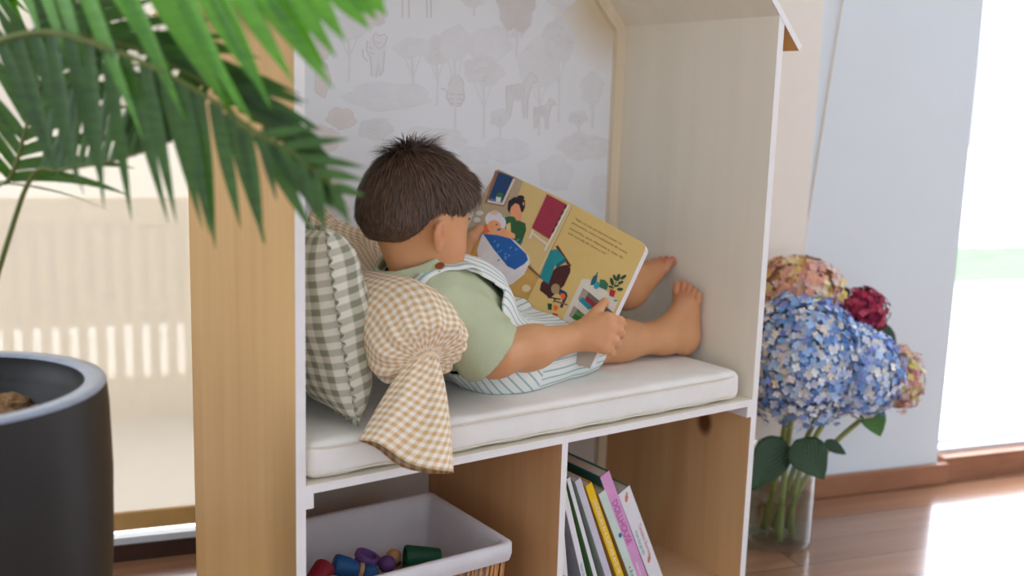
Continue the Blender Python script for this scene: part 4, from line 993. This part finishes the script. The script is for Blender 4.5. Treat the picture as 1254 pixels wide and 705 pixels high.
cup(389, 707, 0.150, (0.75, 0.5, 0.35), 0.016, 0.018, 0.05, wd['red'], 'dark red wooden cup at the left end of the basket', True)
def peg(px, py, y, ax, mats, label, s=1.0, band=False):
    c = ony(px, py, y); ax = unit(ax); c = c-ax*0.024*s
    root = thing('peg_doll', label, 'toy', c, TG)
    b = MB(); b.lathe(c, [(0, 0), (0.0125*s, 0), (0.0142*s, 0.003*s), (0.0138*s, 0.018*s), (0.010*s, 0.030*s), (0.0095*s, 0.032*s)], 28, ax); b.build('peg_body', mats[0], root, True)
    if band: b = MB(); b.lathe(c+ax*0.0, [(0.0098*s, 0.0318*s), (0.0108*s, 0.0322*s), (0.0108*s, 0.037*s), (0.0098*s, 0.0375*s)], 28, ax); b.build('neck_band', wd['natural'], root, True)
    b = MB(); b.lathe(c+ax*0.046*s, [(0.0118*s*math.sin(a), -0.0118*s*math.cos(a)) for a in np.linspace(0, PI, 14)], 28, ax); b.build('peg_head', mats[1], root, True)
peg(431, 697, 0.160, (0.85, -0.35, -0.30), (wd['blue'], wd['blue']), 'blue wooden peg doll with a natural wood neck band', 1.35, True)
peg(472, 711, 0.150, (0.25, 0.3, 0.85), (wd['violet'], wd['violet']), 'dark violet wooden peg doll standing in front of the purple cup', 1.25)
peg(485, 694, 0.200, (-0.3, -0.2, 0.9), (wd['natural'], wd['natural']), 'plain wooden peg doll leaning on the green cup', 1.15)
def ball(px, py, y, r, mat, label):
    c = ony(px, py, y); b = MB(); b.lathe(c, [(r*math.sin(a), -r*math.cos(a)) for a in np.linspace(0, PI, 18)], 32); tag(b.build('toy_ball', mat, None, True), label, 'toy', TG)
ball(408, 716, 0.125, 0.0155, wd['yellow'], 'yellow green wooden ball in front of the red cup'); ball(497, 702, 0.135, 0.013, wd['green'], 'small green wooden ball below the green cup')

# ================================================================== BOOKS ON THE RIGHT
BG = 'picture books leaning in the right compartment'
def shelf_book(xb, y0, tilt, h, th, dep, spine, cover, page, label, texts=(), hard=True):
    a = math.radians(tilt); eh = A(-math.sin(a), 0, math.cos(a)); et = A(math.cos(a), 0, math.sin(a)); org = A(xb, y0, 0.0006+max(0, 0))    # lower left corner of spine
    root = thing('picture_book', label, 'book', org, BG)
    def bx(t0, t1, d0, d1, h0, h1, mat, name, bev=0.0):
        V = [org+et*t+A(0, d, 0)+eh*z for z in (h0, h1) for d in (d0, d1) for t in (t0, t1)]
        b = MB(); b.add(V, [[0, 2, 3, 1], [4, 5, 7, 6], [0, 1, 5, 4], [2, 6, 7, 3], [0, 4, 6, 2], [1, 3, 7, 5]]); return b.build(name, mat, root, False, bevel=bev)
    c = 0.0022 if hard else 0.0008; ov = 0.003 if hard else 0.0002
    bx(0, c, 0.0011, dep, 0, h, cover, 'cover'); bx(th-c, th, 0.0011, dep, 0, h, cover, 'cover')
    sp = bx(0, th, 0, 0.001, 0, h, spine, 'spine'); bx(c+0.0001, th-c-0.0001, 0.0012, dep-ov, ov, h-ov, page, 'page_block')
    for (txt, frac, size, mat, t_) in texts:       # text runs down the spine
        lettering(txt, org+eh*h*frac+et*th*t_-A(0, 0.0002, 0), -eh, et, A(0, -1, 0), size, mat, sp)
    return root, org, eh, et, sp
pgm = plain('page_edges', (214, 204, 190), 0.8, 0.06, 120); pgw = plain('pale_page_edges', (222, 218, 222), 0.8, 0.05, 120)
def bottom_x(px, py, y): return ony(px, py, y)
bm_ = dict(white=plain('white_cover', (232, 230, 234), 0.4, 0.02), green=plain('green_cover', (104, 128, 66), 0.4), pink=plain('pink_spine', (220, 158, 206), 0.4), teal=plain('teal_cover', (24, 104, 104), 0.4), yellow=plain('yellow_spine', (242, 196, 20), 0.4), ochre=plain('ochre_cover', (206, 156, 62), 0.5), mint=plain('mint_spine', (206, 224, 214), 0.4), sand=plain('sand_cover', (196, 170, 112), 0.5), lilac=plain('lilac_cover', (206, 202, 216), 0.45), grey=plain('grey_cover', (150, 150, 156), 0.5), leaf=plain('leaf_green_cover', (110, 160, 92), 0.4), magenta=colr((176, 70, 140)), ink=colr((90, 150, 150)), w2=colr((250, 244, 230)), rose=colr((206, 130, 120)), tealink=colr((90, 160, 170)), blue=colr((40, 110, 170)), orange=colr((226, 120, 60)), gold=colr((240, 180, 40)))
def xb_for(px_top, py_top, y, tilt, h):             # place so that the spine's top left corner is seen at the given pixel
    p = ony(px_top, py_top, y); p[0] = max(p[0], 0.4890); a = math.radians(tilt); hh_ = p[2]/math.cos(a); return p[0]+math.sin(a)*hh_, hh_
def place(px, py, y, tilt, *rest, **kw):
    xb, h = xb_for(px, py, y, tilt, 0); return shelf_book(xb, y, tilt, h, *rest, **kw)
TL_ = 26.0
r_, og, eh, et, sp = place(757, 606, 0.055, TL_, 0.0300, 0.20, bm_['white'], bm_['green'], pgm, 'thick white spined picture book with green cover, rightmost in the compartment', (('Timeless Stories', 0.66, 0.0110, bm_['rose'], 0.55), ('from the garden', 0.63, 0.0090, bm_['tealink'], 0.18)))
def motif(org, eh, et, th, frac, t_, s, parent, cs):
    b = MB(); ms = []
    for i, (dx, dz, r, c) in enumerate(cs):
        o = org+eh*(frac+dz*s)+et*(th*t_+dx*s)-A(0, 0.0004+0.00002*i, 0); n = 14
        b.add([o+et*r*s*math.cos(2*PI*k/n)+eh*r*s*1.3*math.sin(2*PI*k/n) for k in range(n)], [list(range(n))], i); ms.append(c)
    b.build('spine_motif', ms, parent, False)
for fr in (0.235, 0.085): motif(og, eh, et, 0.030, fr, 0.5, 1.0, sp, [(0, 0, 0.004, bm_['rose']), (0.003, 0.006, 0.0028, bm_['sand']), (-0.003, -0.005, 0.003, bm_['orange'])])
r_, og, eh, et, sp = place(735, 585, 0.050, TL_-0.5, 0.0225, 0.215, bm_['pink'], bm_['teal'], pgm, 'pink spined picture book with teal cover, tallest of the leaning row', (('DOLLHOUSE', 0.80, 0.0180, bm_['magenta'], 0.2), ('from the attic', 0.30, 0.009, bm_['w2'], 0.3)))
r_, og, eh, et, sp = place(733, 606, 0.048, TL_-0.5, 0.0165, 0.18, bm_['mint'], bm_['sand'], pgm, 'pale mint spined book between the yellow and the pink spines', (('garden', 0.30, 0.007, bm_['ink'], 0.3),))
motif(og, eh, et, 0.0165, 0.160, 0.78, 1.0, sp, [(0, 0, 0.004, bm_['blue'])]); motif(og, eh, et, 0.0165, 0.085, 0.5, 1.0, sp, [(0, 0, 0.002, bm_['orange']), (0.002, -0.01, 0.002, bm_['tealink']), (0, -0.02, 0.002, bm_['gold'])])
place(717, 596, 0.046, TL_-2, 0.0150, 0.20, bm_['yellow'], bm_['ochre'], pgm, 'bright yellow spined book with white lettering', (('DINOSAURS IN A SUITCASE AND ME', 0.88, 0.0105, bm_['w2'], 0.26),))
place(704, 590, 0.042, TL_-3.5, 0.0135, 0.20, bm_['lilac'], bm_['lilac'], pgw, 'thick pale lilac book left of the yellow spine')
place(694, 587, 0.036, TL_-6, 0.0075, 0.20, bm_['white'], bm_['leaf'], pgm, 'thin white spined book with a leaf green cover', hard=True)
place(686, 596, 0.030, TL_-8.5, 0.0110, 0.20, bm_['white'], bm_['grey'], pgw, 'white book with small green script on its spine', (('happy dino', 0.45, 0.0075, bm_['ink'], 0.3),))
r_, og, eh, et, sp = place(681, 640, 0.018, 8.0, 0.0095, 0.19, bm_['white'], bm_['white'], pgw, 'white book with coloured lettering pressed against the divider')
motif(og, eh, et, 0.0095, 0.115, 0.5, 1.0, sp, [(0.002, 0, 0.0028, bm_['gold']), (-0.003, 0.004, 0.0024, bm_['orange']), (-0.001, -0.007, 0.0026, bm_['tealink'])])

# ================================================================== VASE AND HYDRANGEAS
VC = A(1.272, 0.186, ZF)
def vase():
    root = thing('glass_vase', 'clear glass vase with water standing on the floor right of the nook', 'vase', VC)
    m = NT('clear_vase_glass'); tr = m.n('ShaderNodeBsdfTransparent'); tr.inputs[0].default_value = (0.93, 0.95, 0.94, 1); gl = m.n('ShaderNodeBsdfGlossy', Roughness=0.03)
    lw = m.n('ShaderNodeLayerWeight', Blend=0.5); mx = m.n('ShaderNodeMixShader'); m.l(m.math('ADD', m.math('MULTIPLY', m.math('POWER', lw.outputs['Facing'], 2.5), 0.7), 0.03), mx.inputs[0]); m.l(tr.outputs[0], mx.inputs[1]); m.l(gl.outputs[0], mx.inputs[2]); m.l(mx.outputs[0], m.out.inputs[0])
    R = 0.075; b = MB()
    b.lathe(VC, [(0, 0.0005), (R*0.85, 0.0005), (R*0.97, 0.006), (R, 0.02), (R, 0.20), (R*0.98, 0.228), (R*0.95, 0.228), (R*0.96, 0.20), (R*0.96, 0.024), (R*0.85, 0.014), (0, 0.012)], 64); b.build('glass_body', m.m, root, True)
    w = NT('clear_water'); tr = w.n('ShaderNodeBsdfTransparent'); tr.inputs[0].default_value = (0.78, 0.82, 0.76, 1); gl = w.n('ShaderNodeBsdfGlossy', Roughness=0.02)
    fr = w.n('ShaderNodeLayerWeight', Blend=0.5); mx = w.n('ShaderNodeMixShader'); w.l(w.math('ADD', w.math('MULTIPLY', w.math('POWER', fr.outputs['Facing'], 4.0), 0.4), 0.015), mx.inputs[0]); w.l(tr.outputs[0], mx.inputs[1]); w.l(gl.outputs[0], mx.inputs[2]); w.l(mx.outputs[0], w.out.inputs[0])
    b = MB(); b.lathe(VC, [(0, 0.0145), (R*0.84, 0.0165), (R*0.955, 0.026), (R*0.955, 0.118), (R*0.93, 0.115), (0, 0.115)], 64); b.build('water', w.m, root, True)
vase()
def petal_mat(name):
    m = NT(name); at = m.n('ShaderNodeAttribute', attribute_name='pc'); m.l(at.outputs['Color'], m.b.inputs['Base Color']); m.b.inputs['Roughness'].default_value = 0.7; m.b.inputs['Specular IOR Level'].default_value = 0.2
    return m.m
MPET = petal_mat('hydrangea_petals')
MLEAF = NT('hydrangea_leaf')
def _lf(m, c1, c2):
    tc = m.n('ShaderNodeTexCoord'); sp = m.n('ShaderNodeSeparateXYZ'); m.l(tc.outputs['UV'], sp.inputs[0])
    v = m.math('SINE', m.math('ADD', m.math('MULTIPLY', sp.outputs[1], 45.0), m.math('MULTIPLY', m.math('ABSOLUTE', sp.outputs[0]), 30.0)))
    m.l(m.mix(m.ramp(v, [(0.0, (0, 0, 0, 1)), (1.0, (0.6, 0.6, 0.6, 1))]), rgb(*c1), rgb(*c2)), m.b.inputs['Base Color']); m.b.inputs['Roughness'].default_value = 0.5; m.bump(v, 0.3); return m.m
ML1 = _lf(MLEAF, (34, 66, 40), (54, 92, 52)); ML2 = _lf(NT('hydrangea_leaf_fresh'), (62, 108, 34), (92, 142, 48))
MSTEM = plain('pale_green_stem', (150, 158, 84), 0.5, 0.12, 40)
def leaf_mesh(p, d, up, L, w, mat, parent, droop=0.2):
    d = unit(d); s = unit(np.cross(d, up)); n = np.cross(s, d); V = []; UVs = []; nl, nw = 16, 9
    for i in range(nl):
        t = i/(nl-1); ww_ = w*math.sin(PI*min(1, t**0.75))**0.8*(1-0.25*t) if 0 < t < 1 else 0.0005
        for j in range(nw):
            q = -1+2*j/(nw-1); V.append(p+d*L*t+s*ww_*q+n*(0.18*w*abs(q)**1.3*math.sin(PI*t)-droop*L*t*t+0.03*w*math.sin(t*28+abs(q)*3)*abs(q))); UVs.append((q, t))
    o = mk('leaf', V, grid_faces(nl, nw), mat, parent, True, None, UVs); m = o.modifiers.new('s', 'SOLIDIFY'); m.thickness = 0.0008; return o
def hydrangea(px, py, dist, rad, cols, label, base, nflo, pr=0.0105, leaves=(), squash=(1, 1, 1)):
    c = ond(px, py, dist); root = thing('hydrangea', label, 'flower', base, 'cut hydrangeas in the glass vase')
    V = []; F = []; C = []; pat = np.array([[lin(q) for q in k] for k in cols])
    for i in range(nflo):
        z = 1-2*(i+0.5)/nflo; a = i*2.39996; rxy = math.sqrt(1-z*z); d = A(rxy*math.cos(a), rxy*math.sin(a), z)
        if z < -0.80: continue
        rr_ = rad*RNG.uniform(0.84, 1.04)*(1+0.06*math.sin(5*a)*rxy); p = c+d*rr_*A(*squash); n = unit(d+RNG.normal(size=3)*0.28)
        s = unit(np.cross(n, RNG.normal(size=3))); t = np.cross(n, s); col = pat[RNG.integers(len(pat))]*RNG.uniform(0.85, 1.1); r = pr*RNG.uniform(0.8, 1.15)
        for k in range(4):
            al = k*PI/2+0.2; u = s*math.cos(al)+t*math.sin(al); w = -s*math.sin(al)+t*math.cos(al); k0 = len(V); cu = RNG.uniform(0.1, 0.5)
            V += [p, p+u*r*0.55-w*r*0.50+n*r*cu*0.3, p+u*r*1.0-w*r*0.28+n*r*cu*0.6, p+u*r*1.05+w*r*0.28+n*r*cu*0.6, p+u*r*0.55+w*r*0.50+n*r*cu*0.3, p+u*r*0.6-n*r*0.05]
            F += [[k0, k0+1, k0+5], [k0+1, k0+2, k0+5], [k0+2, k0+3, k0+5], [k0+3, k0+4, k0+5], [k0+4, k0, k0+5]]; cc = np.clip(col*RNG.uniform(1.0, 1.18), 0, 0.92); C += [cc]*6
    mk('bloom', V, F, MPET, root, True, None, None, {'pc': np.array(C)})
    b = MB(); top = c-A(0, 0, rad*0.4*squash[2]); b0_ = A(*base); mid = VC+A(0.25*(base[0]-VC[0])*-1+0.15*(top[0]-VC[0]), -0.25*(base[1]-VC[1])+0.15*(top[1]-VC[1]), 0.21); qx = []
    for s in np.linspace(0, 1, 16): qx.append((1-s)**2*b0_+2*s*(1-s)*mid+s*s*top)
    b.tube(qx, [0.0075-0.002*s for s in np.linspace(0, 1, 16)], 10); b.build('stem', MSTEM, root, True)
    core = MB(); core.lathe(c, [(0.80*rad*squash[0]*math.sin(a_), -0.80*rad*squash[2]*math.cos(a_)) for a_ in np.linspace(0, PI, 16)], 24); core.build('bloom_core', plain('core_'+label[:6].replace(' ', '_'), tuple(int(v*0.8) for v in cols[0]), 0.9), root, True)
    for (lx, ly, ld, tx, ty, td, w, mt) in leaves:
        p0, p1 = ond(lx, ly, ld), ond(tx, ty, td); leaf_mesh(p0, p1-p0, A(-0.5, -0.75, 0.45), float(np.linalg.norm(p1-p0)), w, mt, root, 0.05)
blues = [(86, 136, 204), (120, 166, 222), (150, 186, 230), (206, 218, 232), (96, 120, 200), (176, 190, 228), (222, 224, 226), (74, 124, 190), (226, 218, 204)]
blues = [(128, 164, 216), (152, 186, 228), (174, 200, 232), (214, 224, 236), (132, 150, 214), (190, 202, 232), (226, 228, 230), (106, 148, 206), (228, 222, 212)]
zb = ZF+0.020
hydrangea(978, 444, 2.32, 0.142, blues, 'large blue hydrangea head nearest the nook panel in the vase', (VC[0]-0.030, VC[1]-0.030, zb), 2000, 0.0092, ((958, 535, 2.30, 922, 600, 2.26, 0.046, ML1), (975, 538, 2.28, 1010, 586, 2.24, 0.050, ML1)), (0.95, 0.95, 1.10))
hydrangea(1043, 455, 2.36, 0.108, blues, 'blue hydrangea head on the right side of the bouquet', (VC[0]+0.030, VC[1]-0.015, zb), 1350, 0.0092, ((1010, 540, 2.36, 1037, 556, 2.36, 0.016, ML1),), (1.0, 1.0, 1.0))
hydrangea(976, 354, 2.42, 0.092, [(232, 178, 150), (226, 196, 170), (222, 160, 140), (224, 206, 160), (216, 190, 110), (206, 160, 150), (228, 206, 190)], 'peach pink hydrangea head at the top behind the blue ones', (VC[0]-0.01, VC[1]+0.035, zb), 520, 0.0105, (), (1.1, 1.1, 0.85))
hydrangea(1057, 380, 2.44, 0.056, [(150, 40, 70), (176, 56, 84), (120, 26, 56), (190, 80, 100)], 'small burgundy hydrangea head at the upper right of the bouquet', (VC[0]+0.02, VC[1]+0.03, zb), 260, 0.0085, ((1078, 395, 2.44, 1096, 440, 2.42, 0.024, ML1), (1040, 360, 2.46, 1028, 350, 2.46, 0.010, ML1)))
hydrangea(1102, 466, 2.44, 0.062, [(216, 160, 150), (206, 130, 130), (222, 200, 160), (206, 196, 120), (224, 190, 180)], 'pink and green hydrangea head at the right edge of the bouquet', (VC[0]+0.045, VC[1]+0.01, zb), 260, 0.0085, ((1062, 498, 2.38, 1079, 534, 2.36, 0.034, ML2),), (0.8, 0.8, 1.35))

# ================================================================== PLANTER AND PALM
PC = A(-0.4250, 0.081, ZF); PR, PZ = 0.19, 0.566
pot = thing('planter', 'tall black round planter with a grey rim beside the left window', 'planter', PC)
H = PZ-ZF
b = MB(); b.lathe(PC, [(0, 0), (0.150, 0), (0.156, 0.004), (0.178, 0.18), (0.192, 0.40), (0.1945, 0.50), (0.1925, H-0.03), (0.190, H-0.003)], 96); b.build('pot_wall', plain('matte_black_glaze', (33, 31, 30), 0.5, 0.1, 25), pot, True)
b = MB(); b.lathe(PC, [(0.190, H-0.003), (0.1885, H), (0.1655, H), (0.1640, H-0.003)], 96); b.build('rim', plain('worn_grey_rim', (150, 160, 176), 0.4, 0.08, 60), pot, True)
b = MB(); b.lathe(PC, [(0.1640, H-0.003), (0.1615, H-0.035), (0.150, H-0.036), (0.1495, H-0.09), (0, H-0.09)], 96); b.build('inner_liner', plain('black_liner', (26, 27, 26), 0.55, 0.2, 30), pot, True)
def chunk(px, py, z, s, sd, label):
    c = onz(px, py, z); r = random.Random(sd); bm = bmesh.new(); bmesh.ops.create_icosphere(bm, subdivisions=3, radius=1)
    ax = [r.uniform(0.7, 1.2)*s for _ in range(3)]; rot = Matrix.Rotation(r.uniform(0, 3), 3, 'Z') @ Matrix.Rotation(r.uniform(-0.6, 0.6), 3, 'X')
    V = []
    for v in bm.verts:
        p = v.co; q = A(math.copysign(abs(p.x)**0.7, p.x)*ax[0], math.copysign(abs(p.y)**0.7, p.y)*ax[1]*0.7, math.copysign(abs(p.z)**0.7, p.z)*ax[2]*0.6)*(1+0.12*math.sin(5*p.x+sd)*math.sin(6*p.y+sd*2)+0.06*math.sin(13*p.z+9*p.x))
        V.append(c+A(*(rot @ Vector(q))))
    bm.verts.index_update(); F = [[v.index for v in f.verts] for f in bm.faces]; bm.free()
    tag(mk('bark_chip', V, F, plain('bark_chip', (150, 118, 84), 0.9, 0.25, 70, 0.8, 0.2, 120), None, False), label, 'bark chip', 'bark chips in the planter')
ZL = PZ-0.09+0.017
chunk(16, 494, ZL+0.012, 0.027, 3, 'largest brown bark chip leaning in the black planter'); chunk(42, 498, ZL+0.006, 0.019, 8, 'small pale bark chip right of the largest chip in the planter'); chunk(-2, 500, ZL, 0.022, 5, 'brown bark chip at the left edge of the photo in the planter'); chunk(5, 512, ZL, 0.02, 11, 'brown bark chip low in front of the largest chip')
def leafmat(name, c1, c2):
    m = NT(name); f = m.noise(30, 3, mp=(1, 1, 6)); m.l(m.ramp(f, [(0.3, rgb(*c1)), (0.7, rgb(*c2))]), m.b.inputs['Base Color']); m.b.inputs['Roughness'].default_value = 0.38
    tl = m.n('ShaderNodeBsdfTranslucent'); tl.inputs[0].default_value = rgb(*[min(255, int(v*1.5)) for v in c2]); mx = m.n('ShaderNodeMixShader'); mx.inputs[0].default_value = 0.30
    m.l(m.b.outputs[0], mx.inputs[1]); m.l(tl.outputs[0], mx.inputs[2]); m.l(mx.outputs[0], m.out.inputs[0]); return m.m
LM = [leafmat('palm_backlit', (38, 64, 26), (58, 94, 34)), leafmat('palm_lit', (58, 108, 22), (84, 140, 32)), plain('palm_rachis', (92, 104, 44), 0.5, 0.1)]  # backlit and lit leaves: the light is put into the two greens
palm = thing('potted_palm', 'feathery green palm growing out of the black planter', 'palm', A(PC[0], PC[1], PZ-0.09))
def spline(pts, n):
    P = [A(*p) for p in pts]; m = len(P); out = []
    for q in np.linspace(0, m-1, n):
        i = min(int(q), m-2); f = q-i; p = [P[max(i-1, 0)], P[i], P[i+1], P[min(i+2, m-1)]]
        out.append(0.5*((2*p[1])+(-p[0]+p[2])*f+(2*p[0]-5*p[1]+4*p[2]-p[3])*f*f+(-p[0]+3*p[1]-3*p[2]+p[3])*f**3))
    return out
def frond(pts, start, nl, L, w, sides, mi, alpha=60, droop=0.25, taper=0.5, rr0=0.0045, sd=1, fold=0.25, afall=0.55):
    R_ = random.Random(sd); C = spline(pts, 60); b = MB(); b.tube(C, [rr0*(1-0.75*i/59) for i in range(60)], 8, 2)
    i0 = int(start*59)
    for k in range(nl):
        q = i0+(59-i0)*(k+0.3)/nl; i = min(int(q), 58); p = C[i]+(C[i+1]-C[i])*(q-i); tg = unit(C[i+1]-C[i]); t = (k+0.5)/nl
        for sv in sides:
            s = unit(np.asarray(sv)-tg*np.dot(sv, tg)); al = math.radians(alpha*(1-afall*t)+R_.uniform(-5, 5)); d = unit(tg*math.cos(al)+s*math.sin(al)+A(R_.uniform(-.08, .08), R_.uniform(-.08, .08), R_.uniform(-.05, .05)))
            LL = L*(0.55+0.45*math.sin(PI*min(1, 0.2+0.8*t)))*(1-taper*t*t)*R_.uniform(0.88, 1.1)
            nrm = unit(np.cross(d, np.cross(tg, d)+1e-6)) if abs(np.dot(d, tg)) < 0.98 else UP; wv = unit(np.cross(d, np.cross(d, tg)+A(1e-5, 0, 0))); bn = unit(np.cross(wv, d))
            V = []; F = []; m = 9
            dr = droop*R_.uniform(0.7, 1.3)
            for a in range(m):
                x = a/(m-1); ww_ = w*(0.35+0.65*math.sin(PI*min(1, 0.15+x*0.6)))*(1-x**2.2)+0.0003; c = p+d*LL*x-A(0, 0, dr*LL*x*x)
                V += [c-wv*ww_+bn*fold*ww_, c, c+wv*ww_+bn*fold*ww_]
            for a in range(m-1): F += [[a*3, a*3+1, a*3+4, a*3+3], [a*3+1, a*3+2, a*3+5, a*3+4]]
            b.add(V, F, mi)
    o = b.build('frond', LM, palm, True)
DN, UPv = A(0, 0, -1), A(0.2, 0, 1)
base = A(PC[0]-0.02, PC[1], PZ-0.088)
def st(dx, dy): return base+A(dx, dy, 0)
# dark frond arching over to the right, leaflets hanging
frond([st(0.0, 0.02), ond(-60, 260, 1.16), ond(-40, 90, 1.10), ond(40, 40, 1.07), ond(140, 62, 1.05), ond(240, 110, 1.04), ond(320, 165, 1.04), ond(385, 200, 1.04)], 0.36, 20, 0.165, 0.0095, (DN*1.0+RT*0.05, ), 0, 86, 0.06, 0.35, 0.0050, 2, afall=0.75)
frond([st(0.0, -0.02), ond(-70, 260, 1.20), ond(-40, 80, 1.13), ond(55, 40, 1.10), ond(150, 55, 1.08), ond(230, 90, 1.07), ond(300, 135, 1.07), ond(355, 175, 1.07)], 0.40, 18, 0.14, 0.0085, (UPv*0.5+RT*0.8, DN*0.15+RT*0.9), 0, 36, 0.22, 0.4, 0.0040, 5)
# frond with its rachis curving low along the shade
frond([st(0.03, 0.04), ond(5, 310, 1.24), ond(40, 215, 1.20), ond(75, 208, 1.18), ond(140, 196, 1.15), ond(195, 178, 1.14), ond(232, 160, 1.14)], 0.40, 26, 0.19, 0.0065, (UPv*0.9-RT*0.3,), 0, 75, 0.05, 0.5, 0.0036, 3)
frond([st(-0.02, 0.03), ond(-20, 260, 1.26), ond(14, 215, 1.22), ond(40, 130, 1.20), ond(75, 40, 1.18), ond(120, -40, 1.16)], 0.35, 16, 0.16, 0.0085, (RT, -RT*0.7+DN*0.3), 0, 55, 0.25, 0.4, 0.0040, 4)
# short leaflets at the tip of the dark frond
frond([ond(290, 150, 1.02), ond(330, 172, 1.02), ond(362, 190, 1.02), ond(392, 215, 1.02), ond(420, 238, 1.02)], 0.15, 5, 0.075, 0.0055, (UPv*0.6+RT*0.5, DN), 0, 42, 0.10, 0.3, 0.0022, 9, afall=0.3)
# bright fronds coming in from above
frond([st(-0.03, 0.0), ond(-120, 150, 1.25), ond(-60, -120, 1.15), ond(70, -90, 1.06), ond(200, -62, 1.02), ond(320, -45, 0.99), ond(450, -28, 0.97)], 0.42, 19, 0.235, 0.0125, (DN,), 1, 48, 0.0, 0.72, 0.005, 6, afall=0.1)
frond([st(-0.04, 0.02), ond(-150, 100, 1.30), ond(-90, -60, 1.28), ond(-20, -80, 1.26), ond(60, -60, 1.24), ond(150, -40, 1.20)], 0.45, 14, 0.17, 0.0120, (DN,), 1, 60, 0.06, 0.4, 0.005, 7)

# ================================================================== LIGHT AND CAMERA
wd_ = bpy.data.worlds.new('daylight'); SC.world = wd_; wd_.use_nodes = True; nt = wd_.node_tree; bg = nt.nodes['Background']
tc = nt.nodes.new('ShaderNodeTexCoord'); sx = nt.nodes.new('ShaderNodeSeparateXYZ'); nt.links.new(tc.outputs['Generated'], sx.inputs[0])
def wm(op, a, b=None):
    n = nt.nodes.new('ShaderNodeMath'); n.operation = op
    for i, v in enumerate((a, b)):
        if v is None: continue
        if isinstance(v, (int, float)): n.inputs[i].default_value = v
        else: nt.links.new(v, n.inputs[i])
    return n.outputs[0]
def smooth(v, a, b):
    n = nt.nodes.new('ShaderNodeMapRange'); n.interpolation_type = 'SMOOTHSTEP'; nt.links.new(v, n.inputs[0]); n.inputs[1].default_value = a; n.inputs[2].default_value = b; return n.outputs[0]
# overcast sky, brightest towards the sun side behind the house wall
side_ = wm('ADD', wm('MULTIPLY', sx.outputs[1], 0.966), wm('MULTIPLY', sx.outputs[0], 0.259))
behind = smooth(side_, -0.1, 0.25); high = smooth(sx.outputs[2], 0.05, 0.22)
strength = wm('ADD', 1.12, wm('MULTIPLY', behind, wm('ADD', 0.2, wm('MULTIPLY', high, 7.5))))
bg.inputs[0].default_value = (0.925, 0.985, 1.095, 1); nt.links.new(strength, bg.inputs[1])
cam = bpy.data.cameras.new('camera'); co = bpy.data.objects.new('camera', cam); COL.objects.link(co)
cam.sensor_width = 36; cam.lens = FPX/1254*36; cam.clip_start = 0.05; cam.clip_end = 100
co.matrix_world = Matrix(((RT[0], UP[0], -FW[0], CAM[0]), (RT[1], UP[1], -FW[1], CAM[1]), (RT[2], UP[2], -FW[2], CAM[2]), (0, 0, 0, 1)))
cam.dof.use_dof = True; cam.dof.focus_distance = 1.70; cam.dof.aperture_fstop = 2.2
SC.camera = co
vs = SC.view_settings; vs.view_transform = 'Standard'; vs.look = 'None'; vs.gamma = 1; vs.use_curve_mapping = False; vs.exposure = 0.0
SC.cycles.max_bounces = 10; SC.cycles.transparent_max_bounces = 24
